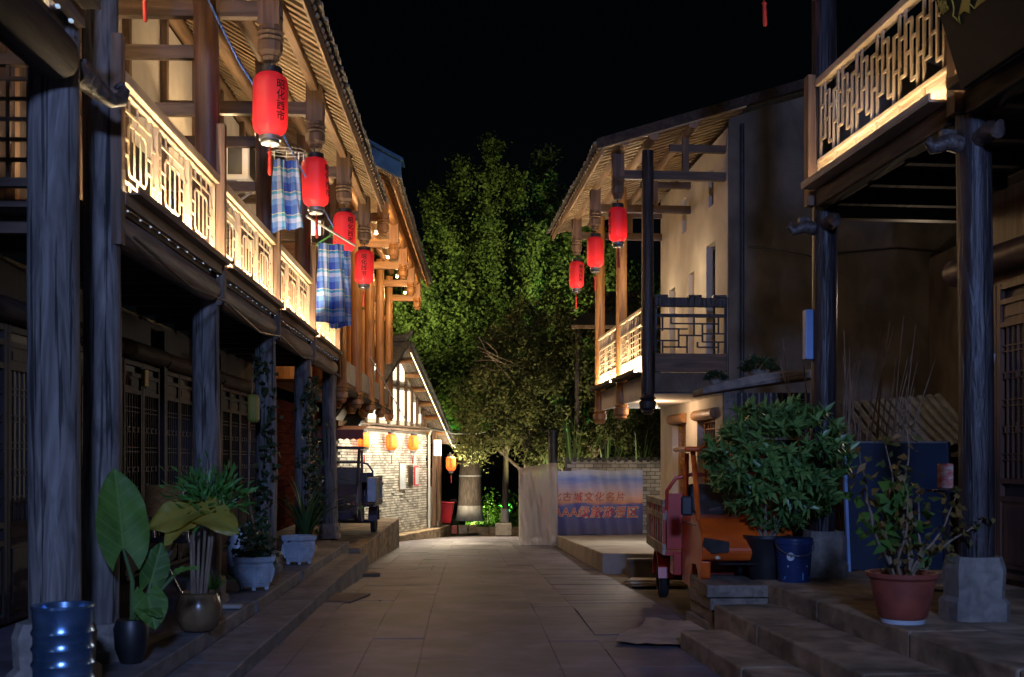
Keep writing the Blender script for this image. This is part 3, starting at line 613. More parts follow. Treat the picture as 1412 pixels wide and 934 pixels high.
MB().path([(ridge_s, -OV-.1, ru(ridge_s)+.42), (ridge_s, -OV+.1, ru(ridge_s)+.2), (ridge_s, 1.5, ru(ridge_s)+.16), (ridge_s, 4.8, ru(ridge_s)+.16)], [.05, .12, .12, .12], 8).build('ridge', 'tile', BH)
for x in (2.75, 3.15): stick('porch_post', (x, -.1, .05), (x, -.1, ru(x)-.1), .12, .12, 'wood_up', BH, (0, 1, 0))
MB().path([(2.36, -.06, 0), (2.36, -.06, HB-.1), (2.5, -.1, HB+.1)], .04, 8).build('downpipe', 'white', BH)
MB().box((2.62, -.25, 2.55), (.12, .2, .5)).build('lamp_box', 'winlit', BH)
# wall washer: a led batten under the sill beam
wz = MB().box(((S0+S1)/2, -.85, HB+.03), (S1-S0, .04, .03)).build('light_batten', 'metal', BH)
ad = bpy.data.lights.new('batten_led', 'AREA'); ad.shape = 'RECTANGLE'; ad.size = S1-S0-.2; ad.size_y = .03; ad.energy = 170; ad.color = (1, .87, .62)
ao = bpy.data.objects.new('batten_led', ad); COL.objects.link(ao); ao.parent = BH; ao.location = ((S0+S1)/2, -.85, HB+.0); ao.rotation_euler = (math.radians(28), 0, 0)
for q in (-3.5, -1, 1.6): stick('bracket_arm', (q, -.06, HB+.055), (q, -.87, HB+.055), .03, .02, 'metal', BH)
# plinth kerb in front of it
pl = MB()
pl.prism([(-3.9, 29.4, 0), (-3.2, 31.2, 0), (-2.32, 34.6, 0), (-1.9, 38, 0), (-3.2, 38, 0), (-6, 34, 0)], (0, 0, -1.2), (0, 0, -.50))
tag(pl.build('house_plinth', 'step', bevel=.02), 'worn stone plinth along the foot of the brick gable house', 'plinth')
# ------------------------------------------------------------------ right near house (deep shade) with carved balcony
R1T = .0968; R1O = (4.18, 0, 0)
R1 = thing('timber_house', 'dark lacquered timber house with stepped plinth and tall slatted balcony', 'house', R1O, R1T)
def r1w(x, y, z=0): return Vector((R1O[0]+x*math.cos(R1T)-y*math.sin(R1T), x*math.sin(R1T)+y*math.cos(R1T), z))
RC = [5.1, 8.05, 10.95]
rb = base_mesh(.38, .46)
for i, y in enumerate(RC):
    c = put('column', column_mesh(.125, .94, 7.6, 'col_lacq', 20+i, taper=.95), R1, (0, y, 0)); put('column_base', rb, c, (0, 0, .497))
steps = thing('stone_steps', 'wide worn sandstone steps up to the dark lacquered house', 'steps', R1O, R1T)
_r = random.Random(9)
def run(x0, x1, z, y1, y0=3.0):
    y = y1
    while y > y0:
        l = _r.uniform(1.2, 2.4); MB().box(((x0+x1)/2+_r.uniform(-.006, .006), y-l/2, z/2-.1), (x1-x0, l-.01, z+.2)).build('step_stone', 'step', steps, bevel=.018); y -= l
run(-1.76, -1.345, .167, 9.8); run(-1.34, -.775, .333, 10.2); run(-.77, -.2, .5, 11.05)
MB().box((1.2, 7.6, .14), (2.78, 9.4, .71)).build('platform_floor', 'step', steps)
for i in range(2):
    a, b2 = RC[i], RC[i+1]
    MB().box((-.06, (a+b2)/2, 4.25), (.16, b2-a-.25, .18)).build('beam', 'beam_dark', R1, bevel=.02)
    MB().box((.7, (a+b2)/2, 4.31), (1.36, b2-a-.004, .05)).build('balcony_floor', 'beam_x', R1)
    for k in range(4): stick('joist', (.02, a+.4+k*.72, 4.21), (1.3, a+.4+k*.72, 4.21), .09, .13, 'beam_dark', R1)
    y0, y1, X = a+.13, b2-.13, -.09
    r = MB().box((X, (y0+y1)/2, 5.39), (.1, y1-y0, .07)).box((X, (y0+y1)/2, 4.61), (.06, y1-y0, .04)).box((X, (y0+y1)/2, 4.39), (.07, y1-y0, .05)).build('railing', 'wood_pale', R1, bevel=.006)
    for k in range(6):
        u0, u1 = y0+(y1-y0)*k/6, y0+(y1-y0)*(k+1)/6
        MB().box((X, (u0+u1)/2, 4.5), (.02, u1-u0-.05, .17)).box((X-.012, (u0+u1)/2, 4.5), (.014, u1-u0-.14, .09)).build('skirt_panel', 'wood_pale', r, bevel=.004)
        stick('stile', (X, u1, 4.42), (X, u1, 4.59), .04, .05, 'wood_palez', r, (1, 0, 0))
    n = 24; rr = random.Random(4)
    for k in range(n+1):
        u = y0+.03+(y1-y0-.06)*k/n; ph = k % 4
        if ph == 0: stick('lattice_bar', (X, u, 4.63), (X, u, 5.355), .03, .018, 'wood_palez', r, (1, 0, 0))
        else:
            lo, hi = {1: (4.63, 5.2), 2: (4.74, 5.24), 3: (4.82, 5.355)}[ph]
            stick('lattice_bar', (X, u, lo), (X, u, hi), .03, .018, 'wood_palez', r, (1, 0, 0))
        if k < n:
            du = (y1-y0-.06)/n
            for z in {0: (4.90, 5.2), 1: (4.74, 5.08), 2: (5.24, 4.98), 3: (4.82, 5.14)}[ph]: stick('lattice_bar', (X, u-.012, z), (X, u+du+.012, z),   .026, .016, 'wood_pale', r, (1, 0, 0))
    stick('light_strip', (X-.13, y0+.1, 4.37), (X-.13, y1-.1, 4.37), .016, .012, 'led_r', r)
    MB().box((X-.11, (y0+y1)/2, 4.345), (.16, y1-y0, .02)).box((X-.185, (y0+y1)/2, 4.375), (.018, y1-y0, .05)).build('light_trough', 'wood_pale', r)
    for z in (4.0,): MB().path([(1.38, a, 3.55), (1.38, b2, 3.55)], .14, 14).build('lintel', 'door_r', R1, True)
    MB().box((1.5, (a+b2)/2, 2.35), (.08, b2-a-.01, 3.75)).build('lower_wall', 'door_r', R1)
    hang_doors(R1, -1, 1.4, a+.1, b2-.1, .56, 2.75, 'door_r', 4)
    MB().box((1.5, (a+b2)/2, 6.0), (.08, b2-a-.01, 3.3)).build('upper_wall', 'door', R1)
for y in RC:
    stick('rail_post', (-.13, y-.0, 4.2), (-.13, y-.0, 5.5), .12, .1, 'wood_up', R1, (1, 0, 0))
    stick('tie_beam', (-.75, y, 7.1), (1.4, y, 7.1), .1, .16, 'beam_x', R1)
    b = MB(); b.path([(-.1, y, 3.98), (-.2, y, 4.0), (-.27, y, 3.97), (-.32, y, 3.95), (-.35, y, 3.99), (-.33, y, 4.03)], [.07, .065, .055, .045, .035, .015], 10); b.box((-.2, y, 4.06), (.12, .05, .05)); b.build('bracket', 'carve', R1, True)
    b = MB(); b.path([(0, y-.1, 4.0), (0, y-.25, 4.02), (-.02, y-.36, 3.98), (-.03, y-.42, 4.03)], [.075, .07, .055, .02], 10).build('bracket', 'carve', R1, True)
    put('hanging_post', drop_mesh(.12, 7.02, 7.9, 'wood_up'), R1, (-.63, y, 0))
stick('light_stop_beam', (.1, 11.0, 4.22), (1.5, 11.0, 4.22), .12, .26, 'beam_x', R1)  # added to block balcony light leaking past the deck end
lamp('gable_fill', 'POINT', (.95, 11.75, 5.6), 12, (1, .80, .6), R1, .06)  # added fill light for the neighbouring cement gable, no fixture
roof(R1, -1, 3.5, 11.6, 1.05, 7.6, .5, -3.2)
MB().box((-.15, 10.98, 2.92), (.08, .1, .5)).build('notice_panel', 'bluelt', R1, bevel=.01)
ch = MB().box((1.3, 10.15, 2.55), (.05, .07, .24), Matrix.Rotation(.25, 3, 'X')).build('charger', 'white', R1, bevel=.01)
MB().path([(1.3, 10.2, 2.43), (1.28, 10.22, 2.2), (1.3, 10.25, 2.0), (1.32, 10.33, 1.8)], .008, 6).build('cable', 'white', ch)
# plaque leaning out above
plq = thing('name_plaque', 'black plaque with gold characters leaning from the slatted balcony', 'sign', r1w(-.30, 7.62, 4.24), R1T)
R_ = Matrix.Rotation(math.radians(-17), 3, 'Y')
MB().box(R_ @ Vector((0, -1.15, .55)), (.06, 2.3, 1.1), R_).build('board', 'board', plq, bevel=.01)
def on_plaque(u, v, me, nm='lettering'):
    o = put(nm, me, plq); o.matrix_local = Matrix.Translation(R_ @ Vector((-.036, u, v))) @ R_.to_4x4() @ Matrix(((0, 0, -1, 0), (-1, 0, 0, 0), (0, 1, 0, 0), (0, 0, 0, 1))); return o
on_plaque(-.42, .66, text_mesh('饭', .62, 'gold', .004, .012)); on_plaque(-1.25, .66, text_mesh('店', .62, 'gold', .004, .012))
on_plaque(-.08, .72, text_mesh('昭\n化\n古\n城', .11, 'gold', .003, .002, line=.95))

# ------------------------------------------------------------------ second right house: white walls, lit balcony
R2T = .08; R2O = (3.38, 0, 0)
R2 = thing('white_house', 'white walled house with cantilevered lit balcony and dark cement gable', 'house', R2O, R2T)
def r2w(x, y, z=0): return Vector((R2O[0]+x*math.cos(R2T)-y*math.sin(R2T), x*math.sin(R2T)+y*math.cos(R2T), z))
Y2 = [16.55, 18.75, 21.05]
def r2post(m):
    b = MB(); b.lathe([(.06, 2.36), (.1, 2.39), (.09, 2.42), (.125, 2.45), (.13, 2.55), (.1, 2.57), (.125, 2.6), (.1, 2.63), (.1, 2.7), (.09, 6.35)], n=16); return b.mesh('post', m, True)
p2 = r2post('wood_or'); d2 = drop_mesh(.1, 5.63, 6.4, 'wood_up')
for i, y in enumerate(Y2):
    put('post', p2 if i else r2post('col_lacq'), R2, (0, y, 0)); put('hanging_post', d2, R2, (-.44, y+.1, 0))  # near post coloured dark as its shadow side, far ones orange as lit
    stick('tie_beam', (-.5, y+.08, 6.0), (1.22, y+.08, 6.0), .09, .13, 'beam_x', R2); stick('tie_beam', (.35, y+.08, 6.42), (1.22, y+.08, 6.42), .08, .11, 'beam_x', R2)
    stick('king_post', (.6, y+.08, 6.06), (.6, y+.08, 6.6), .09, .09, 'wood_up', R2, (1, 0, 0))
for x, z in ((-.44, 6.38), (.0, 6.47), (.6, 6.66)): MB().path([(x, 16.1, z), (x, 22.2, z)], .085, 12).build('purlin', 'wood_upy', R2, True)
MB().box((-.78, 19.15, 6.2), (.03, 6.2, .14)).build('eave_board', 'wood_upy', R2)
roof(R2, -1, 16.05, 22.3, .82, 6.24, .31, -4.3, lath=.19, wid=2.3)
MB().prism([(-.86, 16.0, 6.22), (-.86, 16.0, 6.36), (4.3, 16.0, 7.96), (4.3, 16.0, 7.82)], (0, 0, 0), (0, .05, 0)).build('verge_board', 'beam_dark', R2)
MB().box((.68, 18.9, 2.82), (1.2, 4.62, .3)).build('balcony_slab', 'plaster_w', R2, bevel=.01)
MB().box((.04, 18.9, 2.8), (.06, 4.6, .36)).build('slab_face', 'plaster_w', R2)
for i in range(2):
    a, b2 = Y2[i]+.1, Y2[i+1]-.1; X = -.02
    r = MB().box((X, (a+b2)/2, 3.98), (.08, b2-a, .05)).box((X, (a+b2)/2, 3.76), (.04, b2-a, .03)).box((X, (a+b2)/2, 3.27), (.04, b2-a, .03)).box((X, (a+b2)/2, 3.04), (.05, b2-a, .06)).build('railing', 'wood_pale', R2, bevel=.004)
    for k in range(3):
        u0, u1 = a+(b2-a)*k/3, a+(b2-a)*(k+1)/3
        lattice(r, lambda u, v: (X, u, v), PAT_R2, u0, u1, 3.29, 3.745, .02, .010, 'wood_pale', 'wood_palez', (1, 0, 0))
        stick('stile', (X, u1-.015, 3.05), (X, u1-.015, 3.96), .035, .04, 'wood_palez', r, (1, 0, 0))
        MB().box((X, (u0+u1)/2, 3.16), (.02, u1-u0-.04, .18)).box((X-.012, (u0+u1)/2, 3.16), (.014, u1-u0-.14, .08)).build('skirt_panel', 'wood_pale', r)
        for q in (.25, .5, .75): stick('lattice_bar', (X, u0+(u1-u0)*q, 3.775), (X, u0+(u1-u0)*q, 3.955), .02, .02, 'wood_palez', r, (1, 0, 0))
    stick('light_strip', (X-.12, a+.08, 3.03), (X-.12, b2-.08, 3.03), .02, .012, 'led', r)
    pass
    MB().box((X-.1, (a+b2)/2, 3.0), (.16, b2-a, .02)).box((X-.175, (a+b2)/2, 3.03), (.018, b2-a, .05)).build('light_trough', 'beam_dark', r)
# side railing facing the camera
sr = MB().box((.66, 16.55, 4.06), (1.12, .1, .14)).build('side_railing', 'col_lacq', R2, bevel=.008); MB().box((.66, 16.55, 3.86), (1.12, .06, .05)).build('rail', 'col_lacq', sr); MB().box((.66, 16.52, 3.14), (1.12, .07, .28)).build('apron_board', 'beam_x', R2, bevel=.008)
lattice(sr, lambda u, v: (u, 16.55, v), PAT_SIDE, .12, 1.2, 3.29, 3.83, .022, .035, 'col_lacq', 'col_lacq', (0, 1, 0))
for x in (.12, 1.2): stick('stile', (x, 16.55, 3.28), (x, 16.55, 4.0), .04, .05, 'col_lacq', sr, (0, 1, 0))
for x in (.2, .72, 1.1): MB().box((x, 16.55, 4.15), (.2, .12, .04)).build('cap_block', 'col_lacq', sr)
MB().box((.68, 16.53, 2.84), (1.16, .06, .3)).build('slab_face', 'plaster_g', R2)
# walls
def wall_open(x, y0, y1, z0, z1, holes, m, th=.22):
    b = MB(); ys_ = sorted({y0, y1, *[h[0] for h in holes], *[h[1] for h in holes]})
    for a, c in zip(ys_[:-1], ys_[1:]):
        hs = sorted([(h[2], h[3]) for h in holes if h[0] <= a+1e-6 and h[1] >= c-1e-6]); z = z0
        for h0, h1 in hs:
            if h0 > z: b.box((x+th/2, (a+c)/2, (z+h0)/2), (th, c-a, h0-z))
            z = h1
        if z1 > z: b.box((x+th/2, (a+c)/2, (z+z1)/2), (th, c-a, z1-z))
    return b
HO = [(17.2, 17.75, 3.0, 5.15), (18.55, 18.95, 3.0, 4.9), (19.95, 20.45, 3.3, 4.85), (17.3, 17.6, 5.75, 6.35), (19.1, 19.4, 5.7, 6.3), (17.2, 18.35, .35, 2.35), (19.15, 20.2, .35, 2.35)]
wall_open(1.22, 16.5, 21.2, -.8, 6.72, HO, 'plaster').build('front_wall', 'plaster', R2)
for i, (a, c, z0, z1) in enumerate(HO):
    dk = i in (1, 5, 6); fm = 'wood_or' if dk else 'metal_d'
    f = MB().box((1.36, a+.03, (z0+z1)/2), (.05, .06, z1-z0)).box((1.36, c-.03, (z0+z1)/2), (.05, .06, z1-z0)).box((1.36, (a+c)/2, z1-.03), (.046, c-a-.12, .06)).box((1.36, (a+c)/2, z0+.03), (.046, c-a-.12, .06)).build('window', fm, R2)
    MB().box((1.385, (a+c)/2, (z0+z1)/2), (.01, c-a-.1, z1-z0-.1)).build('pane', 'winlit' if i in (7,) else 'glass', f)
    if dk:
        for k in range(1, 7): stick('lattice_bar', (1.365, a+.05+(c-a-.1)*k/7, z0+.06), (1.365, a+.05+(c-a-.1)*k/7, z1-.06), .016, .02, 'wood_or', f, (1, 0, 0))
        for k in range(1, 12): stick('lattice_bar', (1.365, a+.05, z0+(z1-z0)*k/12), (1.365, c-.05, z0+(z1-z0)*k/12), .016, .016, 'wood_ory', f, (1, 0, 0))
        if i > 1: MB().path([(1.2, a-.05, z1+.06), (1.2, c+.05, z1+.06)], .09, 12).build('lintel', 'wood_ory', R2, True)
MB().prism([(1.23, 16.45, -.8), (8.5, 16.45, -.8), (8.5, 16.45, 6.55), (4.3, 16.45, 7.8), (1.23, 16.45, 6.85)], (0, 0, 0), (0, .045, 0)).build('gable_wall', 'plaster_g', R2)
MB().path([(1.42, 16.39, -.4), (1.42, 16.39, 6.75)], .03, 8).build('downpipe', 'metal_d', R2)
MB().box((1.28, 16.43, 3.0), (.13, .03, 7.6)).build('corner_strip', 'plaster_g', R2)
lamp('balcony_fill', 'POINT', (.45, 18.0, 4.7), 13, (1, .74, .46), R2, .06); lamp('balcony_fill', 'POINT', (.45, 20.2, 4.7), 13, (1, .74, .46), R2, .06)  # two added fill lights for the white wall, no fixtures
gl = thing('banner_fill_lamp', 'unseen lamp post added as banner fill behind the white house corner', 'lamp', (3.5, 23.0, sz(23))); MB().path([(0, 0, 0), (0, 0, 2.7)], .04, 8).build('post', 'metal_d', gl); MB().lathe([(.05, 2.7), (.14, 2.72), (.02, 2.86)], n=14).build('hood', 'metal_d', gl); MB().path([(0, 0, 2.5), (-.2, .1, 2.66)], .015, 6).build('arm', 'metal_d', gl); lamp('bulb', 'POINT', (-.24, .14, 2.5), 150, (1, .88, .74), gl, .06)  # added lamp, hidden from view, that brightens the banner
lamp('porch_bulb', 'POINT', (.55, 18.6, 2.45), 16, (1, .66, .40), R2, .05); MB().lathe([(.02, 2.67), (.05, 2.6), (.035, 2.55)], (.55, 18.6, 0), 10).build('lamp_cap', 'white', R2)
# yard wall behind the dark house
lamp('yard_bulb', 'POINT', (2.6, 13.0, 3.6), 16, (1, .74, .5), R2, .05)
yw = MB().box((6.35, 14.0, 2.3), (.12, 4.8, 4.8)).build('yard_wall', 'plaster_g'); tag(yw, 'pale rendered yard wall meeting the dark cement gable', 'wall')

# ------------------------------------------------------------------ banner wall and platform slab
bz = sz(29)
BWALL = thing('banner_wall', 'low brick wall behind the printed dusk banner', 'wall', (0, 0, 0))
b = MB().box((2.9, 29.75, .35), (2.9, .24, 2.55)).build('wall', 'mortar', BWALL)
bk = MB(); rr = random.Random(6)
for k in range(24):
    x = 1.5+(.12 if k % 2 else 0)
    while x < 4.3:
        dd = rr.uniform(-.006, .01); bk.box((x+.115, 29.615-dd/2, -.85+.05+k*.105), (.225, .03+dd, .09)); x += .24
bk.build('brickwork', 'brick', BWALL)['kind'] = 'stuff'
for k in range(14): MB().path([(1.5+k*.2, 29.55, 1.68), (1.5+k*.2, 30.0, 1.68)], .07, 8).build('coping_tile', 'tile', BWALL)
sb = MB(); sb.hexa([(1.52, 18.3, -.9), (4.4, 17.9, -.9), (4.4, 29.5, -1.2), (1.2, 28.9, -1.2), (1.52, 18.3, .1), (4.4, 17.9, .1), (4.4, 29.5, -.34), (1.2, 28.9, -.34)])
tag(sb.build('platform_slab', 'concrete', bevel=.02), 'pale concrete platform in front of the printed banner', 'platform')
# banner hangs in front of the wall
W_, H_ = 2.42, 1.75
bn = thing('printed_banner', 'dusk sky banner with red cream edged characters under plastic film', 'banner', (1.12, 29.45, -.36))
nx, nz_ = 30, 12; vs = [(W_*i/nx, .03*math.sin(i*.9+j*.35)*(.3+.7*j/nz_*0+.4), H_*j/nz_-.02*math.sin(i*.4)) for j in range(nz_+1) for i in range(nx+1)]
MB().add(vs, [(j*(nx+1)+i, j*(nx+1)+i+1, (j+1)*(nx+1)+i+1, (j+1)*(nx+1)+i) for j in range(nz_) for i in range(nx)]).build('cloth', 'banner', bn, True)
def line(txt, x, z, size, sp):
    for mname, off, y in (('cream', .013, -.045), ('redtxt', .0, -.052)):
        me = text_mesh(txt, size, mname, .001, off, .12, space=sp); o = put('lettering', me, bn, (x, y, z), (PI/2, 0, 0))
line('昭化古城文化名片', .80, 1.02, .27, 1.15); line('AAAA级旅游景区', 1.03, .60, .32, 1.05)
# clear film thrown over wall and banner
def film_sheet(name, parent, fx, nx, nz, m):
    vs = [fx(i/nx, j/nz) for j in range(nz+1) for i in range(nx+1)]
    return MB().add(vs, [(j*(nx+1)+i, j*(nx+1)+i+1, (j+1)*(nx+1)+i+1, (j+1)*(nx+1)+i) for j in range(nz) for i in range(nx)]).build(name, m, parent, True)
rr = random.Random(8); fold = [rr.uniform(0, 6) for _ in range(6)]
film_sheet('film', bn, lambda u, v: (.02+u*2.25+.03*math.sin(v*7), -.14-.05*math.sin(u*23+fold[0]+v*3)-.03*math.sin(u*47+v*9)-.06*(1-v), .02+v*2.08-.12*max(0, u-.75)*v*4*.5+.02*math.sin(u*18)), 90, 30, 'film2')
# wrapped stall at the left end
ws = thing('wrapped_stall', 'boxy street stall wrapped in milky plastic sheeting beside the banner', 'stall', (.22, 28.85, bz))
def wrap(u, v):
    x = u*1.0-.02; z = v*2.2; t = max(0, v-.9)/.1
    return (x+.02*math.sin(z*4+u*9), -.035*math.sin(u*9+v*4)-.03*math.sin(u*17-v*8)-.012*math.sin(u*41+v*13)-.10*(1-v)**2+.30*t*t, z-.16*(1-u)*v**3-.0*t)
film_sheet('sheeting', ws, wrap, 80, 30, 'film')
film_sheet('sheeting', ws, lambda u, v: (-.02-.02*math.sin(u*20+v*3), u*.9, v*2.06), 24, 16, 'film')
film_sheet('sheeting', ws, lambda u, v: (u*1.0-.02, .3+v*.7, 2.04+.16*u+.02*math.sin(u*30)), 30, 6, 'film')
film_sheet('sheeting', ws, lambda u, v: (.98+.02*math.sin(u*20+v*3), u*.85, v*2.18), 24, 16, 'film')
MB().box((.45, .6, .8), (.75, .4, 1.2)).build('counter', 'card', ws); MB().box((.15, .45, 1.3), (.05, .05, 1.5)).build('upright', 'wood_or', ws); MB().box((.45, .55, 1.65), (.6, .3, .25)).build('carton', 'gate', ws); MB().box((.2, .25, .5), (.3, .15, .9)).build('crate', 'plank', ws); MB().box((.7, .22, .75), (.25, .1, 1.4)).build('upright', 'wood_orx', ws)
# ------------------------------------------------------------------ lanterns
def lantern_parts(R, H, matn, txt='昭\n化\n西\n市'):
    prof = []; n = 28
    for k in range(15):
        t = k/14; z = -H/2+H*t; e_ = min(t, 1-t)*H; c = .34*R*2
        prof.append((R*(.58+.42*math.sqrt(max(0, 1-(1-min(1, e_/c))**2))), z))
    b = MB(); vs = []
    for r, z in prof:
        for k in range(48):
            a = 2*PI*k/48; q = r*(1-.045*abs(math.sin(a*4))); vs.append((q*math.cos(a), q*math.sin(a), z))
    b.add(vs, [(i*48+k, i*48+(k+1) % 48, (i+1)*48+(k+1) % 48, (i+1)*48+k) for i in range(14) for k in range(48)])
    body = b.mesh('shade', matn, True)
    top = MB().lathe([(R*.66, H/2-.01), (R*.66, H/2+.05), (R*.58, H/2+.055)], n=24).mesh('cap', 'black', True)
    bot = MB().lathe([(R*.58, -H/2-.01), (R*.62, -H/2-.012), (R*.62, -H/2-.05), (R*.5, -H/2-.052)], n=24, caps=False).lathe([(R*.5, -H/2-.05), (R*.55, -H/2-.075), (R*.5, -H/2-.09)], n=24).mesh('collar', 'metal', True)
    tas = MB().path([(0, 0, -H/2-.09), (0, 0, -H/2-.16)], .006, 6).lathe([(.012, -H/2-.40), (.022, -H/2-.38), (.018, -H/2-.2), (.024, -H/2-.17), (.01, -H/2-.15)], n=10).mesh('tassel', 'tassel', True)
    cord = MB().path([(0, 0, H/2+.05), (0, 0, H/2+.14)], .008, 6).mesh('cord', 'metal_d')
    me = text_mesh(txt, H*.165, 'ink', .0005, .0016, line=1.02)
    for v in me.vertices:
        x, z, d = v.co.x, v.co.y, v.co.z; a = -PI/2+x/R; v.co = ((R*1.006+d)*math.cos(a), (R*1.006+d)*math.sin(a), z)
    bulb = MB().lathe([(.008, -H*.42), (.028, -H*.36), (.02, -H*.28), (.004, -H*.22)], n=10).mesh('bulb', 'bulb', True)
    return [('shade', body), ('cap', top), ('collar', bot), ('tassel', tas), ('cord', cord), ('lettering', me), ('bulb', bulb)]
LR = lantern_parts(.175, .62, 'lan_red'); LS = lantern_parts(.145, .52, 'lan_red'); LO = lantern_parts(.16, .46, 'lan_or')
rng0 = random.Random(31)
def lantern(parts, loc, rz, label, group, power, col=(1, .32, .2), lz=-.21):
    t = thing('lantern', label, 'lantern', loc, rz, group)
    t.rotation_euler = (rng0.uniform(-.03, .03), rng0.uniform(-.03, .03), rz)
    for n, me in parts: put(n, me, t)
    lamp('glow', 'POINT', (0, 0, lz), power, col, t, .05); return t
def l2w(x, y, z=0): return Vector((-LW+x*math.cos(LT)-y*math.sin(LT), x*math.sin(LT)+y*math.cos(LT), z))
G1 = 'red lanterns under the eaves of the left timber house'
for y, rz, lab in zip(YC, (.6, .85, 1.25, .75, .1), ('red lantern out of view above the weathered square column', 'large red lantern above the carved railing before the plaid towel', 'red lantern just beyond the hanging plaid towel', 'red lantern hanging over the white drying pole above plaid shirt', 'red lettered lantern at the drying pole end near the orange posts')):
    if y > 8: lantern(LR, l2w(.63, y, 5.215), rz, lab, G1, 1.15)
    else: lantern(LR, l2w(-.25, 9.6, 6.23), rz, 'red lantern half hidden by the top edge over carved railing', G1, 2.0)
G2 = 'red lanterns under the eaves of the white walled house'
for y, rz, lab in zip(Y2, (-1.15, -1.6, .55), ('red lantern beside the dark corner post of white house', 'middle red lantern under the white house eaves', 'red lettered lantern at the far eave end of white house')):
    lantern(LS, r2w(-.44, y+.1, 5.25), rz, lab, G2, .75)
lantern(LR, r1w(-.63, 10.95, 6.69), .3, 'red lantern with long tassel hung before the slatted balcony', 'red lanterns under the dark lacquered house', 2.0)
Mb = BH.matrix_basis if True else None
def bh(x, y, z): return Vector((P0.x, P0.y, -.49))+Matrix.Rotation(ang, 3, 'Z') @ Vector((x, y, z))
for x, lab in ((-3.05, 'orange glowing lantern against the brick wall beside the orange posts'), (-1.15, 'middle orange glowing lantern on the bright brick wall'), (.55, 'orange glowing lantern above the notice boards on brick wall')):
    p = bh(x, -.25, 2.68); lantern(LO, p, -.1, lab, 'orange lanterns on the brick wall', 4, (1, .4, .12), 0)
lantern(LO, bh(3.05, -.55, 2.05), 0, 'pinkish lit lantern under the porch roof of brick house', 'porch lanterns', 4, (1, .4, .25), 0)

# ------------------------------------------------------------------ washing
def cloth(w, h, sd):
    r_ = random.Random(sd); nx, nz = 28, 36; ph = [r_.uniform(0, 6) for _ in range(4)]; vs = []
    for j in range(nz+1):
        for i in range(nx+1):
            u, v = i/nx, j/nz; f = 1-v
            vs.append(((u-.5)*w*(.86+.14*f+.02*math.sin(v*9+ph[3])), (.025+.05*f)*math.sin(u*11+ph[0]+v*1.5)+.022*math.sin(u*27+v*7+ph[1])+.05*f*math.sin(v*3+ph[2]), -h*f+.03*math.sin(u*3+ph[1])*f))
    return MB().add(vs, [(j*(nx+1)+i, j*(nx+1)+i+1, (j+1)*(nx+1)+i+1, (j+1)*(nx+1)+i) for j in range(nz) for i in range(nx)])
c = cloth(.36, .85, 1).build('plaid_towel', 'plaid', smooth=True); c.location = l2w(.42, 13.0, 5.25); c.rotation_euler = (0, 0, .35); tag(c, 'short blue plaid towel hanging from round clothes airer', 'towel', 'plaid washing')
sh = thing('plaid_shirt', 'long blue plaid cloth hanging from green wire hangers', 'shirt', l2w(.62, 15.5, 4.75), .3, 'plaid washing')
cloth(.42, 1.1, 3).build('front', 'plaid', sh, True); o = cloth(.34, 1.12, 5).build('back', 'plaid', sh, True); o.location = (.16, .22, -.04)
hg = thing('clothes_hanger', 'pair of green wire hangers above the long plaid cloth', 'hanger', l2w(.62, 15.5, 4.74), .3)
for k in (0, .13): MB().path([(-.2, k, .0), (0, k, .14), (.2, k, .0), (-.2, k, .0)], .007, 6).path([(0, k, .14), (0, k, .2), (.03, k, .24), (.0, k, .27), (-.03, k, .25)], .006, 6).build('wire', 'grn', hg)
ai = thing('clothes_airer', 'round wire clothes airer with pegs over the plaid towel', 'airer', l2w(.42, 13.0, 5.27), .2)
MB().path([(.22*math.cos(a), .13*math.sin(a), .06) for a in np.linspace(0, 2*PI, 25)], .007, 6).path([(.22*math.cos(a), .13*math.sin(a), .1) for a in np.linspace(0, 2*PI, 25)], .006, 6).build('ring', 'metal', ai)
for a in range(4): MB().path([(.22*math.cos(a*PI/2), .13*math.sin(a*PI/2), .08), (0, 0, .3)], .004, 5).build('wire', 'metal', ai)
for a in range(8): MB().box((.2*math.cos(a*PI/4), .12*math.sin(a*PI/4), .02), (.015, .03, .08)).build('peg', 'white', ai)
dp = MB().path([l2w(.46, 14.3, 4.87), l2w(.85, 16.5, 4.92)], .016, 10).build('drying_pole', 'white'); tag(dp, 'slim white drying pole crossing in front of the lanterns', 'pole')
cb = MB().path([l2w(.05, 10.6, 6.2), l2w(.25, 11.2, 5.75), l2w(.4, 12.2, 5.55), l2w(.48, 13.2, 5.35), l2w(.6, 14.6, 5.1), l2w(.65, 15.5, 5.0)], .012, 8).build('cable', 'cord', smooth=True); tag(cb, 'blue cable sagging from the upper column towards the hangers', 'cable')
cb = MB().path([l2w(.7, 20.5, 3.6)]+[Vector((-3.0+i*.62, 31+i*1.2, 2.75-.55*math.sin(i/6*PI)+.1*i)) for i in range(7)], .014, 6).build('overhead_wire', 'white', smooth=True); tag(cb, 'pale overhead wire running past the brick house gable', 'wire')
ac = thing('air_conditioner', 'white air conditioner box with dark grille on a wall bracket', 'air conditioner', l2w(-.72, 15.8, 5.62), .05)
MB().box((0, 0, .32), (.36, .75, .6)).build('casing', 'white', ac, bevel=.02); MB().box((-.01, -.378, .32), (.2, .012, .46)).build('grille', 'black', ac); MB().box((.182, 0, .32), (.012, .6, .46)).build('grille', 'black', ac)
for sx in (-.3, .3): MB().bar((0, sx, 0), (-.56, sx, 0), .03).bar((.1, sx, 0), (-.5, sx, -.4), .025).build('bracket', 'metal', ac)

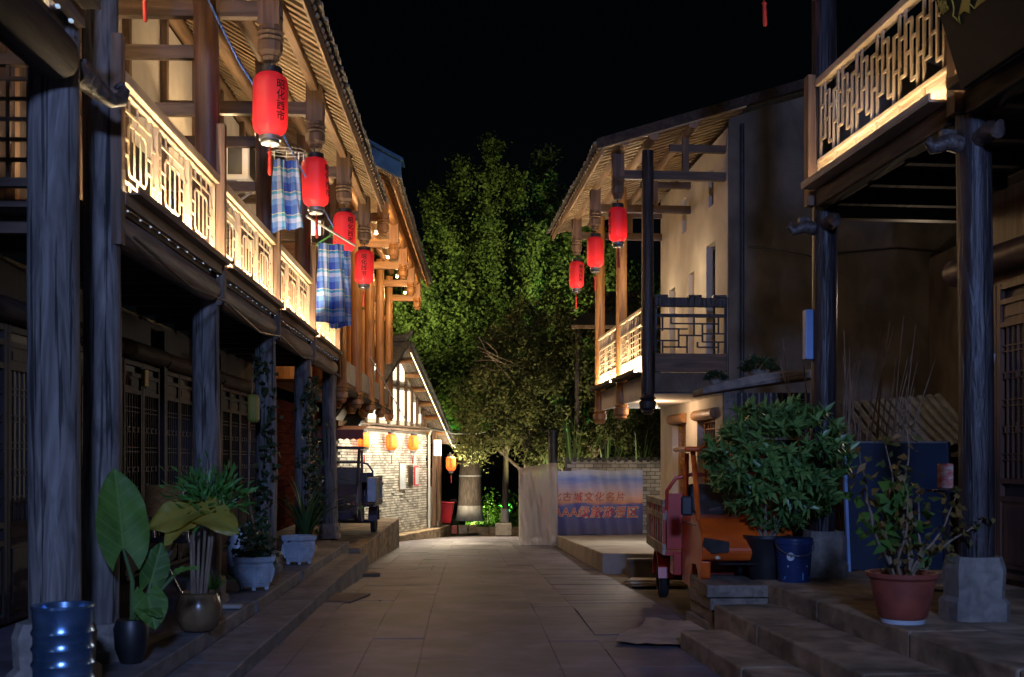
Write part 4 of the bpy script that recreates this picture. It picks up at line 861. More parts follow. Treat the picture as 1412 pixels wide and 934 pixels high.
# ------------------------------------------------------------------ cargo tricycles
def wheel(parent, loc, r=.25, w_=.11):
    t = MB().lathe([(r*.62, -w_/2), (r*.9, -w_/2), (r, -w_/3), (r, w_/3), (r*.9, w_/2), (r*.62, w_/2)], n=28, caps=False); t.v = [(z, x, y) for x, y, z in t.v]
    o = t.build('wheel', 'rubber', parent, True); o.location = loc
    m_ = MB().lathe([(.03, -.05), (r*.4, -.03), (r*.64, -w_*.4), (r*.64, w_*.4), (r*.4, .03), (.03, .05)], n=20); m_.v = [(z, x, y) for x, y, z in m_.v]; m_.build('rim', 'metal_d', o, True)
def tricycle(label, loc, rz, paint, paint2, slat, group):
    t = thing('cargo_tricycle', label, 'tricycle', loc, rz, group)
    def shell(prof, xs):
        n = len(prof); lay = [[(x, (y if y > -.3 else y*sx), z) for y, z in prof] for x, sx in xs]; vs = [p for l in lay for p in l]; k_ = len(xs)
        return MB().add(vs, [(i*n+k, i*n+(k+1) % n, (i+1)*n+(k+1) % n, (i+1)*n+k) for i in range(k_-1) for k in range(n)]+[tuple(range(n)), tuple((k_-1)*n+k for k in range(n))[::-1]])
    cabn = shell([(-1.33, .68), (-1.37, .78), (-1.28, .93), (-1.0, 1.07), (-.12, 1.07), (.04, 1.02), (.04, .60), (-.6, .60), (-1.0, .64)], ((-.45, .97), (-.38, 1.0), (-.2, 1.04), (.2, 1.04), (.38, 1.0), (.45, .97))).build('cab', paint, t, bevel=.03)
    fprof = [(-1.30, .66), (-1.27, .5), (-1.16, .44), (-1.1, .56), (-.95, .63), (-.72, .6), (-.6, .46), (-.56, .34), (.04, .34), (.04, .66)]
    for s in (-1, 1): shell(fprof, ((s*.455, .985), (s*.36, 1.0)) if s < 0 else ((.36, 1.0), (.455, .985))).build('front_fender', paint, t, bevel=.012)
    MB().box((0, -.60, .5), (.8, .04, .3)).build('firewall', paint2, t); MB().box((0, -.05, .48), (.8, .1, .26)).build('firewall', paint2, t)
    for s in (-1, 1):
        h = MB().add([(s*.19, -1.37, .865), (s*.42, -1.30, .90), (s*.445, -1.31, .82), (s*.36, -1.385, .75), (s*.2, -1.42, .765)], [(0, 1, 2, 3, 4)]); MB().prism(h.v, (0, -.025, 0), (0, .05, 0)).build('headlight', 'lampglass', t, bevel=.008)
        MB().path([(s*.43, -.98, 1.05), (s*.42, -.62, 1.62), (s*.41, -.45, 1.74)], .028, 10).build('pillar', paint, t, True)
        MB().path([(s*.42, .0, 1.02), (s*.41, .0, 1.74)], .025, 8).build('pillar', paint, t)
        mr = MB().path([(s*.44, -.92, 1.12), (s*.55, -.98, 1.2)], .012, 6).build('mirror', 'black', t); MB().box((s*.55, -1.0, 1.2), (.12, .05, .2)).build('mirror_head', 'black', mr, bevel=.02)
        wheel(t, (s*.54, 1.15, .25)); MB().prism([(s*.54, 1.15+.33*math.cos(a), .27+.33*math.sin(a)) for a in np.linspace(PI, 0, 9)]+[(s*.54, 1.15+.30*math.cos(a), .27+.30*math.sin(a)) for a in np.linspace(0, PI, 9)], (-.09, 0, 0), (.09, 0, 0)).build('mudguard', paint2, t)
    for s in (-1, 1): MB().lathe([(.028, 0), (.03, .015), (.015, .03)], (s*.31, -1.42, .70), 12).build('indicator', 'cream', t, True)
    MB().path([(-.12, -1.0, 1.09), (.1, -.82, 1.36), (.13, -.8, 1.4)], .008, 5).build('wiper', 'black', t); MB().path([(-.4, -1.36, .42), (-.3, -1.47, .42), (.3, -1.47, .42), (.4, -1.36, .42)], .02, 8).build('bumper_bar', 'metal_d', t, True); MB().path([(-.3, -1.43, .655), (0, -1.455, .655), (.3, -1.43, .655)], .012, 6).build('nose_seam', 'black', t, True)
    MB().box((0, -.22, 1.78), (1.06, .98, .05)).build('cab_roof', paint, t, bevel=.02)
    MB().add([(-.44, -.99, 1.08), (.44, -.99, 1.08), (.43, -.5, 1.72), (-.43, -.5, 1.72)], [(0, 1, 2, 3)]).build('windscreen', 'film2', t)
    MB().path([(-.28, -.72, 1.14), (0, -.75, 1.2), (.28, -.72, 1.14)], .018, 8).build('handlebar', 'black', t, True)
    MB().box((0, -.2, .92), (.8, .35, .12)).build('seat', 'black', t, bevel=.03); MB().box((0, -.02, 1.2), (.8, .07, .4)).build('seat_back', 'black', t, bevel=.03)
    wheel(t, (0, -.86, .25)); MB().path([(0, -.86, .25), (0, -.98, .7)], .03, 8).build('fork', 'metal_d', t)
    MB().path([(-.455, -.95, 1.0), (-.457, -.3, 1.0), (-.457, .0, .98)], .008, 6).build('door_seam', 'black', t)
    # cargo bed
    W2, ya, yb, zf = .64, .16, 1.9, .62
    bed = MB().box((0, (ya+yb)/2, zf), (2*W2-.02, yb-ya, .05)).build('cargo_bed', paint2, t)
    for s in (-1, 1):
        gt = MB().box((s*W2, (ya+yb)/2, 1.18), (.04, yb-ya, .075)).box((s*W2, (ya+yb)/2, 1.03), (.036, yb-ya, .07)).box((s*W2, (ya+yb)/2, .66), (.04, yb-ya, .12)).build('side_gate', slat, bed, bevel=.005)
        n = 8
        for k in range(n): MB().box((s*W2, ya+.05+(yb-ya-.1)*k/(n-1), .9), (.03, .085, .5)).build('slat', slat if k % 2 else paint2, bed)
    hb = MB().box((0, ya, .98), (2*W2-.06, .03, .62)).build('headboard', paint2, bed)
    for x in (-.42, -.14, .14, .42):
        for z in (.88, 1.08): MB().box((x, ya-.018, z), (.06, .01, .12)).build('badge', 'cream', bed)
    MB().box((0, yb, .9), (2*W2-.06, .03, .5)).build('tailboard', slat, bed)
    MB().path([(-W2+.03, ya, 1.1), (-W2+.03, ya, 1.32), (-W2+.13, ya, 1.46), (-W2+.3, ya, 1.5), (W2-.3, ya, 1.5), (W2-.13, ya, 1.46), (W2-.03, ya, 1.32), (W2-.03, ya, 1.1)], .022, 8).build('arch_rail', paint2, bed, True)
    MB().box((0, .5, .46), (.5, 2.2, .12)).build('chassis', 'metal_d', t); MB().path([(-.5, 1.15, .25), (.5, 1.15, .25)], .04, 8).build('axle', 'metal_d', t)
    MB().box((-.48, .3, .5), (.12, .3, .25)).build('battery_box', paint2, t, bevel=.01)
    return t
T1 = tricycle('orange cargo tricycle with slatted bed parked behind the leafy bush', (2.34, 12.0, 0), -.02, 'orange', 'redp', 'gate', 'cargo tricycles')
T2 = tricycle('dark violet cargo tricycle under clear plastic beside the end column', (-3.42, 21.8, .125), .03, 'purple', 'purple', 'metal', 'cargo tricycles')
film_sheet('rain_cover', T2, lambda u, v: (-.56+u*1.12, -1.46-.05*math.sin(u*17+v*3)+.5*max(0, v-.45)**1.2*1.6, .55+v*1.3+.02*math.sin(u*25)), 40, 20, 'film2')
cv = MB()
for k in range(18): cv.add([(-.56+k*.0622, -1.12, 1.92+.03*(k % 2)), (-.56+(k+1)*.0622, -1.12, 1.92+.03*((k+1) % 2)), (-.56+(k+1)*.0622, -1.15, 2.12), (-.56+k*.0622, -1.15, 2.12)], [(0, 1, 2, 3)])
cv.add([(-.56, -1.15, 2.12), (.56, -1.15, 2.12), (.56, -.2, 2.22), (-.56, -.2, 2.22)], [(0, 1, 2, 3)]); cv.build('canopy', 'clayred', T2)
MB().box((.64, -.1, .95), (.2, .5, .5)).build('side_box', 'metal', T2, bevel=.02)

# ------------------------------------------------------------------ plants
def leaf_quads(P, D, U, L, Wd, fold=.25, bend=.15):
    """arrays: base P, direction D, up U; lance leaves as two quads each"""
    S = np.cross(D, U); S /= np.linalg.norm(S, axis=1)[:, None]+1e-9; N = np.cross(S, D)
    L = L[:, None]; Wd = Wd[:, None]
    a = P; m1 = P+D*L*.45+N*L*bend*.4; tip = P+D*L-N*L*bend*.6
    l = m1+S*Wd+N*Wd*fold; r = m1-S*Wd+N*Wd*fold
    V = np.stack([a, l, tip, m1, r], 1).reshape(-1, 3); n = len(P); k = np.arange(n)[:, None]*5
    F = np.concatenate([k+np.array([[0, 3, 2, 1]]), k+np.array([[0, 4, 2, 3]])]); return V, F
def randdir(n, rng): v = rng.normal(size=(n, 3)); return v/np.linalg.norm(v, axis=1)[:, None]
def blades(mb, base, n, length, width, rng, spread=1.0, droop=.9, up=1.0, az=None):
    for k in range(n):
        a = rng.uniform(0, 2*PI) if az is None else rng.uniform(*az); L = length*rng.uniform(.65, 1.05); tl = rng.uniform(.15, .8)*spread
        d = Vector((math.cos(a)*tl, math.sin(a)*tl, up)).normalized(); p = Vector(base); pts = []
        S = 7
        for i in range(S+1): pts.append(p.copy()); p += d*L/S; d = (d+Vector((0, 0, -droop*.28*(i+1)/S*2))).normalized()
        sd = Vector((-math.sin(a), math.cos(a), 0)); vs = []
        for i, q in enumerate(pts):
            w_ = width*(.45+.55*math.sin(PI*min(1, i/S*1.0+.25)))*(1 if i < S else .08); vs += [q+sd*w_, q-Vector((0, 0, w_*.35)), q-sd*w_]
        mb.add(vs, [f for i in range(S) for f in ((3*i, 3*i+1, 3*i+4, 3*i+3), (3*i+1, 3*i+2, 3*i+5, 3*i+4))])
def big_leaf(L, W, m, wave=.05, seed=0, notch=.22):
    r_ = random.Random(seed); nu, nv = 12, 36; ph = r_.uniform(0, 6); vs = []
    for j in range(nv+1):
        t = j/nv; half = W*.5*(math.sin(PI*min(1, t*.92+.10))**.75)*(1-.25*t) if t < .999 else 0.002
        for i in range(nu+1):
            s = i/nu*2-1; y = L*t-notch*L*(abs(s)**1.5)*(1-t)**2*1.2; x = s*half
            z = -.10*L*t*t+.22*abs(x)+.003*math.sin(t*30-abs(s)*9)*(.3+abs(s))+wave*L*math.sin(t*9+ph+2*s)*abs(s)**2*.8
            vs.append((x, y, z))
    return MB().add(vs, [(j*(nu+1)+i, j*(nu+1)+i+1, (j+1)*(nu+1)+i+1, (j+1)*(nu+1)+i) for j in range(nv) for i in range(nu)]).mesh('leaf', m, True)
def place_leaf(parent, me, base, dirv, nrm):
    y = Vector(dirv).normalized(); z = Vector(nrm); z = (z-y*z.dot(y)).normalized(); x = y.cross(z)
    o = put('leaf', me, parent); o.matrix_local = Matrix.Translation(base) @ Matrix((x, y, z)).transposed().to_4x4(); return o
rng = random.Random(12); nr = np.random.default_rng(5)
# taro beside the square column
ta = thing('potted_taro', 'taro with one huge upright leaf in a slim dark pot', 'potted plant', (-2.66, 7.6, .25))
MB().lathe([(.075, 0), (.11, .1), (.12, .24), (.1, .3), (.085, .3)], n=18).build('pot', 'black', ta, True)
for i, (bx, tp, dr, nm, L, W) in enumerate([((.01, 0), (-.02, -.1, .80), (-.12, .12, 1), (.62, -.74, .15), .58, .42), ((.02, .03), (.12, .05, .55), (.2, .1, .8), (.5, -.8, .3), .30, .22), ((.03, 0), (.13, -.05, .48), (.3, -.3, -.75), (.3, -.7, .6), .26, .26), ((.0, .02), (.30, .06, .62), (.8, .1, .25), (0, -.4, 1), .16, .1), ((-.02, 0), (.09, -.06, .42), (.7, -.3, -.3), (.2, -.5, .8), .2, .16)]):
    MB().path([(bx[0], bx[1], .25), ((bx[0]+tp[0])/2+.03, (bx[1]+tp[1])/2, (.25+tp[2])/2+.05), tp], [.022, .017, .011], 8).build('stalk', 'stemg', ta, True)
    place_leaf(ta, big_leaf(L, W, 'lf_tarov', seed=i), tp, dr, nm)
# jar with yellow leaf and fern
jp = thing('jar_plant', 'round glazed jar with yellowing broad leaf and ferny crown', 'potted plant', (-2.59, 9.0, .25))
MB().lathe([(.11, 0), (.15, .03), (.185, .12), (.19, .2), (.165, .28), (.15, .31), (.165, .325), (.14, .325), (.13, .29)], n=28).build('jar', 'jar', jp, True); MB().lathe([(.0, .29), (.135, .29)], n=16, caps=False).build('soil', 'soil', jp)
for k in range(6):
    a = k*1.05; MB().path([(.05*math.cos(a), .05*math.sin(a), .28), (.07*math.cos(a)+.01, .07*math.sin(a), .5), (.10*math.cos(a)+.03, .1*math.sin(a), .95)], [.016, .013, .011], 8).build('stem', 'twig', jp, True)
place_leaf(jp, big_leaf(.46, .34, 'lf_yelv', .08, 3), (.0, -.06, 1.0), (-.85, -.35, -.28), (-.25, -.75, .6)); place_leaf(jp, big_leaf(.44, .34, 'lf_yelv', .08, 4), (.02, -.06, 1.0), (.8, -.4, -.32), (.25, -.75, .6)); place_leaf(jp, big_leaf(.3, .2, 'lf_yelv', .08, 6), (-.03, -.1, .92), (-.6, -.5, -.55), (-.2, -.7, .6))
P = nr.normal(size=(420, 3))*np.array([.13, .1, .09])+np.array([.08, .05, 1.13]); D = randdir(420, nr)*.8+(P-np.array([.08, .05, .96]))*5; D /= np.linalg.norm(D, axis=1)[:, None]
V, F = leaf_quads(P, D, randdir(420, nr), nr.uniform(.07, .14, 420), nr.uniform(.01, .018, 420)); put('fronds', arr_mesh('fronds', V, F, 'lf_fern'), jp)['kind'] = 'stuff'
# two faceted pots
def hexpot(parent, R, h):
    b = MB().lathe([(R*.72, .03), (R*.76, .05), (R*.95, h-.09), (R*.9, h-.08), (R*1.03, h-.05), (R*1.06, h), (R*.9, h), (R*.86, h-.05)], n=6, caps=True, ph=PI/6).build('pot', 'potblue', parent, bevel=.006)
    for k in range(6):
        a = k*PI/3; n_ = Vector((math.cos(a), math.sin(a), -.16)); c = Vector((math.cos(a)*R*.755, math.sin(a)*R*.755, h*.46)); R3 = frame((-math.sin(a), math.cos(a), 0), n_)
        MB().box(c+Vector((math.cos(a), math.sin(a), 0))*.004, (R*.62, h*.5, .02), R3).box(c+Vector((math.cos(a), math.sin(a), 0))*.012, (R*.40, h*.32, .02), R3).box(c+Vector((math.cos(a), math.sin(a), 0))*.018, (R*.18, h*.16, .02), R3).build('relief', 'potblue', parent, bevel=.004)
        f = Vector((math.cos(a+PI/6), math.sin(a+PI/6), 0))*R*.62; MB().box((f.x, f.y, .016), (.04, .04, .032)).build('foot', 'potblue', parent)
    MB().lathe([(0, h-.06), (R*.86, h-.06)], n=6, caps=False, ph=PI/6).build('soil', 'soil', parent)
v1 = thing('vine_planter', 'pale faceted planter whose dark vine climbs the grey column', 'potted plant', l2w(.25, 11.95, .25), .2); hexpot(v1, .25, .36)
v2 = thing('strap_leaf_planter', 'pale faceted planter with arching strap leaves beside vine planter', 'potted plant', l2w(.25, 14.9, .25), .3); hexpot(v2, .26, .38)
b = MB(); blades(b, (.14, .35, .3), 46, 1.0, .022, rng, .9, .75); b.build('leaves', 'lf_reed', v2, True)['kind'] = 'stuff'
def vine(parent, pts, n, sp, size, m, seed):
    q = np.random.default_rng(seed); pts = np.array(pts, float); t = q.uniform(0, len(pts)-1.001, n); i = t.astype(int); f = (t-i)[:, None]
    P = pts[i]*(1-f)+pts[i+1]*f+q.normal(size=(n, 3))*sp; D = randdir(n, q); D[:, 2] -= .5; D /= np.linalg.norm(D, axis=1)[:, None]
    V, F = leaf_quads(P, D, randdir(n, q), q.uniform(.6, 1.2, n)*size, q.uniform(.3, .5, n)*size); put('leaves', arr_mesh('leaves', V, F, m), parent)['kind'] = 'stuff'
MB().path([(0, 0, .3), (.0, .6, .5), (-.12, 1.4, 1.0), (-.1, 1.75, 1.9), (-.06, 1.78, 2.7)], [.012, .012, .01, .008, .006], 6).build('stem', 'twig', v1, True)
vine(v1, [(-.15, -.1, .36), (.1, 0, .42), (.05, .2, .5), (0, .6, .6)], 240, .09, .09, 'lf_vine', 1); vine(v1, [(-.05, 1.2, .6), (.05, 1.7, 1.0), (.10, 1.75, 1.6), (.10, 1.78, 2.3), (.03, 1.78, 2.75)], 170, .065, .095, 'lf_vine', 2)
v3 = thing('climbing_vine', 'dark leafy vine climbing the column behind the strap leaf planter', 'vine', l2w(.16, 16.75, .25))
MB().path([(0, 0, 0), (.05, .05, 1.2), (0, .05, 2.6)], [.014, .011, .007], 6).build('stem', 'twig', v3, True); vine(v3, [(0, -.1, .3), (.03, -.05, 1.0), (-.02, -.03, 1.8), (0, 0, 2.7)], 330, .075, .10, 'lf_vine', 3)
gp = thing('small_fern', 'small dark fern between the jar and pale planter', 'potted plant', l2w(.2, 10.2, .25)); MB().lathe([(.06, 0), (.09, .14), (.075, .14)], n=14).build('pot', 'black', gp, True); b = MB(); blades(b, (0, 0, .12), 34, .42, .012, rng, 1.1, 1.0); b.build('fronds', 'lf_fern', gp, True)['kind'] = 'stuff'
# big bush on the right steps
bu = thing('potted_bush', 'large leafy evergreen bush in a black pot on sandstone steps', 'potted plant', (2.50, 10.7, .5))
MB().lathe([(.15, 0), (.19, .18), (.22, .38), (.24, .40), (.24, .43), (.21, .43), (.19, .38)], n=24).build('pot', 'black', bu, True); MB().lathe([(0, .38), (.2, .38)], n=16, caps=False).build('soil', 'soil', bu)
C0 = np.array([.12, .0, 1.10]); RD = np.array([.62, .52, .54]); cl = []
while len(cl) < 330:
    d = randdir(1, nr)[0]; r_ = nr.uniform(.55, 1)**.5; p = C0+d*RD*r_*(1+.10*math.sin(d[0]*7+d[2]*5))
    if p[2] > .60: cl.append((p, d))
PP, DD, UU = [], [], []
for p, d in cl:
    ax = d*.9+np.array([0, 0, .55])+nr.normal(size=3)*.25; ax /= np.linalg.norm(ax); s1 = np.cross(ax, [1, .3, .2]); s1 /= np.linalg.norm(s1); s2 = np.cross(ax, s1)
    for k in range(11):
        a = k*2.4; t = .25+.9*((k % 5)/4); v = (s1*math.cos(a)+s2*math.sin(a))*t+ax*(.9-.35*((k % 5)/4)); v /= np.linalg.norm(v); PP.append(p+ax*.01*k); DD.append(v); UU.append(ax)
PP, DD, UU = map(np.array, (PP, DD, UU)); V, F = leaf_quads(PP, DD, UU, nr.uniform(.10, .17, len(PP)), nr.uniform(.018, .026, len(PP)), .3, .25); put('foliage', arr_mesh('foliage', V, F, 'lf_bush'), bu)['kind'] = 'stuff'
for k in range(9):
    a = k*.7; MB().path([(.05*math.cos(a), .05*math.sin(a), .38), (.16*math.cos(a)+.05, .12*math.sin(a), .6), (.38*math.cos(a)+.1, .3*math.sin(a), .95)], [.02, .015, .008], 7).build('branch', 'twig', bu, True)
bk_ = thing('paint_bucket', 'navy blue plastic bucket with pale moon and hill print', 'bucket', (2.70, 10.42, .5))
MB().lathe([(.145, 0), (.15, .01), (.172, .36), (.185, .365), (.185, .385), (.178, .39), (.178, .42), (.165, .42)], n=32).build('pail', 'bucket', bk_, True)
def wrapd(pts, m, nm):
    b = MB(); b.add([((.1475+.024*z/.36+.0035)*math.sin(x/.16), -(.1475+.024*z/.36+.0035)*math.cos(x/.16), z) for x, z in pts], [tuple(range(len(pts)))]); b.build(nm, m, bk_)
wrapd([(-.07+.035*math.cos(a), .25+.04*math.sin(a)) for a in np.linspace(0, 2*PI, 17)[:-1]], 'decal', 'print'); wrapd([(-.1, .150), (0, .150), (.1, .150), (.1, .165), (0, .165), (-.1, .165)], 'decal', 'print')
wrapd([(-.15, .03), (-.05, .03), (.05, .03), (.15, .03), (.13, .06), (.05, .095), (-.05, .095), (-.13, .06)], 'decal_b', 'print')
MB().path([(.18*math.cos(a), -.18*abs(math.sin(a))-.02, .36-.1*math.sin(a)) for a in np.linspace(0, PI, 13)], .006, 6).build('handle', 'metal', bk_)
# red clay pot with withering shrub
rp_ = thing('withered_pot_plant', 'straggly half withered shrub in a red clay pot', 'potted plant', (2.80, 7.8, .5))
MB().lathe([(.15, .0), (.155, .03)], n=28).build('saucer_rim', 'decal', rp_, True)
MB().lathe([(.15, .03), (.17, .05), (.205, .2), (.225, .31), (.25, .33), (.255, .36), (.225, .36), (.20, .31)], n=32).build('pot', 'clayred', rp_, True); MB().lathe([(0, .31), (.21, .31)], n=16, caps=False).build('soil', 'soil', rp_)
PP = []; DD = []
for k in range(9):
    a = rng.uniform(0, 6.28); p = Vector((.04*math.cos(a), .04*math.sin(a), .3)); d = Vector((math.cos(a)*.38, math.sin(a)*.3, 1)).normalized(); pts = [p.copy()]
    for i in range(9):
        d = (d+Vector((rng.uniform(-.34, .34), rng.uniform(-.3, .3), rng.uniform(-.05, .2)))).normalized(); p = p+d*rng.uniform(.08, .13)*(1.15 if k < 3 else .8); pts.append(p.copy())
        for q in range(5 if i > 1 else 1): PP.append(np.array(p)+nr.normal(size=3)*.035); DD.append(nr.normal(size=3)+np.array([0, 0, -.5]))
    MB().path(pts, [.014-.0012*i for i in range(len(pts))], 6).build('branch', 'twig', rp_, True)
PP = np.array(PP); DD = np.array(DD); DD /= np.linalg.norm(DD, axis=1)[:, None]; n = len(PP); V, F = leaf_quads(PP, DD, randdir(n, nr), nr.uniform(.05, .11, n), nr.uniform(.014, .03, n)); put('leaves', arr_mesh('leaves', V, F, 'lf_dry'), rp_)['kind'] = 'stuff'
P = nr.normal(size=(70, 3))*np.array([.14, .1, .12])+np.array([-.1, -.02, .78]); V, F = leaf_quads(P, randdir(70, nr), randdir(70, nr), nr.uniform(.1, .18, 70), nr.uniform(.03, .05, 70)); put('leaves', arr_mesh('leaves', V, F, 'lf_taro'), rp_)['kind'] = 'stuff'
# succulents on the stone shelf
ss = thing('stone_shelf', 'rough stone slab shelf on slatted supports behind the bush', 'shelf', (2.28, 13.3, 0))
MB().prism([(0, 0, 2.45), (.3, -.02, 2.50), (.75, 0, 2.57), (1.45, 0, 2.66), (1.45, 0, 2.76), (.7, 0, 2.70), (.25, 0, 2.60), (0, 0, 2.53)], (0, -.3, 0), (0, .45, 0)).build('slab', 'stone', ss, bevel=.02)
MB().box((.9, .1, 1.2), (.95, .5, 2.55)).build('support', 'door', ss)
for k in range(14): MB().box((.42+k*.07, -.17, 2.2+.0*k), (.022, .03, .55)).build('slat', 'plank', ss)
MB().box((.85, -.19, 1.93), (1.1, .06, .05)).build('ledge', 'plank', ss); MB().box((.33, -.19, 2.3), (.13, .08, .35)).build('post', 'plank', ss)
for lab, x, z, r_ in (('small spiky succulent at the tip of the stone shelf', .2, 2.58, .12), ('larger clump of dark succulents on the stone shelf', .72, 2.69, .2)):
    s_ = thing('succulent', lab, 'potted plant', (2.28+x, 13.25, z), 0, 'succulents on the stone shelf'); MB().lathe([(r_*.5, 0), (r_*.7, .07), (r_*.6, .07)], n=14).build('bowl', 'stone', s_, True)
    n = 260; d = randdir(n, nr); d[:, 2] = abs(d[:, 2]); P = d*np.array([r_*1.1, r_*.9, r_*.8])*nr.uniform(.5, 1, n)[:, None]+np.array([0, 0, .06]); V, F = leaf_quads(P, d, randdir(n, nr), np.full(n, r_*.4), np.full(n, r_*.09)); put('leaves', arr_mesh('leaves', V, F, 'lf_vine'), s_)['kind'] = 'stuff'
# reeds behind the banner wall
for lab, x, y, n, L in (('tall pointed reed clump behind the wrapped stall', 1.75, 31.2, 16, 3.4), ('broad reed clump behind the banner film', 2.75, 31.4, 34, 2.6), ('reed clump below the white house balcony', 3.7, 31.8, 26, 2.8)):
    t = thing('reed_clump', lab, 'reeds', (x, y, sz(y)), 0, 'reeds behind the banner wall'); b = MB(); blades(b, (0, 0, .6), n, L, .045, rng, .45, .55); b.build('leaves', 'lf_reed', t, True)['kind'] = 'stuff'
    MB().lathe([(.12, 0), (.1, .7)], n=8).build('culm', 'stemg', t)
# ------------------------------------------------------------------ trees
def quads(P, size, rngn, flat=.6):
    n = len(P); a = randdir(n, rngn); b = randdir(n, rngn); b -= a*(a*b).sum(1)[:, None]; b /= np.linalg.norm(b, axis=1)[:, None]+1e-9
    s = (size*rngn.uniform(.55, 1.25, n))[:, None]; c = np.cross(a, b)*s*.25
    V = np.stack([P-a*s, P-b*s*flat+c, P+a*s, P+b*s*flat+c], 1).reshape(-1, 3); F = np.arange(4*n).reshape(-1, 4); return V, F
def crown(parent, P, size, m, rngn, name='crown', flat=.6):
    V, F = quads(P, size, rngn, flat); o = put(name, arr_mesh(name, V, F, m), parent); o['kind'] = 'stuff'; return o
def spire(rngn, base, top, rad, n, twigs=46):
    """leafy leader: ascending branchlets in a ragged cone"""
    base, top = np.array(base, float), np.array(top, float); out = []; ax = top-base; H = np.linalg.norm(ax)
    for k in range(twigs):
        t = rngn.uniform(0, .96); a = rngn.uniform(0, 2*PI); L = rad*(1-t)**.75*rngn.uniform(.55, 1.2)+.18
        p0 = base+ax*t; d = np.array([math.cos(a), math.sin(a), rngn.uniform(.35, 1.1)]); m = int(n/twigs*(.5+L/rad))
        s = rngn.uniform(.15, 1, m)[:, None]; out.append(p0+d*L*s+rngn.normal(size=(m, 3))*(.07+.10*s))
    s = rngn.uniform(.55, 1, 60)[:, None]; out.append(base+ax*s+rngn.normal(size=(60, 3))*.1*(1.15-s)); return np.concatenate(out)
rt = np.random.default_rng(21)
bt = thing('ginkgo_tree', 'tall floodlit tree with thick white banded trunk', 'tree', (-1.55, 40, -.55))
MB().path([(0, 0, .0), (.0, 0, .35), (.02, .0, 1.6), (.05, .05, 3.4), (.1, .1, 6), (.2, .1, 9)], [.52, .45, .41, .37, .27, .12], 18).build('trunk', 'trunk', bt, True)
MB().path([(0, 0, .0), (.0, 0, .36), (.0, 0, .55)], [.535, .465, .455], 18).build('whitewash', 'lime', bt, True); MB().path([(.02, 0, 1.62), (.02, 0, 1.66)], .425, 18).build('band', 'white', bt)
P = []
for bx, by, bz, tx, ty, tz, rd, n in ((-.3, 0, 4, -1.25, 0, 12.2, 1.25, 10150), (0, 0, 4.5, -.35, .3, 13.4, 1.15, 9425), (.3, .2, 4, .85, .2, 14.3, 1.2, 10875), (.5, .2, 4, 1.75, .5, 13.2, 1.0, 7540), (-.6, 0, 3.6, -2.1, -.3, 10.6, 1.15, 8700), (.6, -.4, 4, 2.5, -.2, 10.8, 1.0, 6525),
        (-.8, -.4, 3.2, -2.7, -.6, 8.2, 1.0, 6090), (0, -.6, 3.6, -.5, -.9, 10.6, 1.1, 7540), (.2, -.6, 3.6, .6, -.9, 11.2, 1.0, 6960), (.7, -.5, 3.4, 2.0, -.7, 8.4, 1.0, 6090), (-.3, -.8, 3.2, -1.3, -1.1, 8.6, 1.0, 6670), (.3, -.8, 3.2, 1.1, -1.1, 8.0, 1.0, 6090)):
    P.append(spire(rt, (bx, by, bz), (tx, ty, tz), rd, n, 80))
crown(bt, np.concatenate(P), .076, 'lf_tree', rt)
for k, (tx, ty, tz) in enumerate([(-1.1, 0, 9), (-1.7, -.4, 7.5), (1.0, .1, 9.5), (1.7, .2, 8), (.9, -.8, 6.4), (-.8, -.8, 6.5)]):
    MB().path([(.05, .05, 2.8+.3*k), (tx*.4, ty*.5, 4.2+.3*k), (tx, ty, tz)], [.16, .11, .03], 8).build('limb', 'trunk', bt, True)
co = thing('conifer_tree', 'tall dark pointed conifer behind the ginkgo', 'tree', (1.45, 46, -1))
MB().path([(0, 0, 0), (0, 0, 15)], [.3, .04], 10).build('trunk', 'trunk', co, True); crown(co, np.concatenate([spire(rt, (0, 0, 5), (0, 0, 16), 2.2, 5600, 120), spire(rt, (.9, 0, 5), (2.0, 0, 12.8), 1.5, 1800, 50)]), .12, 'lf_con', rt, flat=.35)
def leafy(name, label, loc, h, clumps, n, size, m, tr=.12, lean=(0, 0), flat=.5, group=None):
    t = thing(name, label, 'tree' if h > 3 else 'shrub', loc, 0, group); MB().path([(0, 0, 0), (lean[0]*.3, lean[1]*.3, h*.4), (lean[0], lean[1], h*.9)], [tr, tr*.7, tr*.2], 10).build('trunk', 'trunk', t, True)
    Q = []
    for cx, cy, cz, r_ in clumps:
        m_ = int(n*r_**1.6); nb = max(6, int(26*r_)); cs = randdir(nb, rt)*(rt.uniform(.3, 1, nb)**.5)[:, None]*r_; k = rt.integers(0, nb, m_); Q.append(np.array([cx, cy, cz])+cs[k]+rt.normal(size=(m_, 3))*.16*r_**.5)
        MB().path([(lean[0]*.3, lean[1]*.3, min(h*.4, cz*.6)), (cx*.6, cy*.6, cz*.8), (cx, cy, cz)], [tr*.5, tr*.3, tr*.1], 6).build('limb', 'trunk', t, True)
    crown(t, np.concatenate(Q), size, m, rt, flat=flat); return t
leafy('feathery_tree', 'olive feathery tree with bare twigs standing left of the wrapped stall', (.55, 34.8, -.78), 7, [(-.5, 0, 5.7, 1.2), (-.1, -.2, 6.9, .75), (-1.1, -.3, 4.6, 1.2), (.4, -.3, 4.6, 1.2), (-1.4, -.5, 3.3, 1.0), (0, -.6, 3.4, 1.1), (1.1, -.2, 3.5, 1.0), (.9, 0, 5.6, .9)], 2400, .08, 'lf_mid', .12, (-.3, 0), .35)
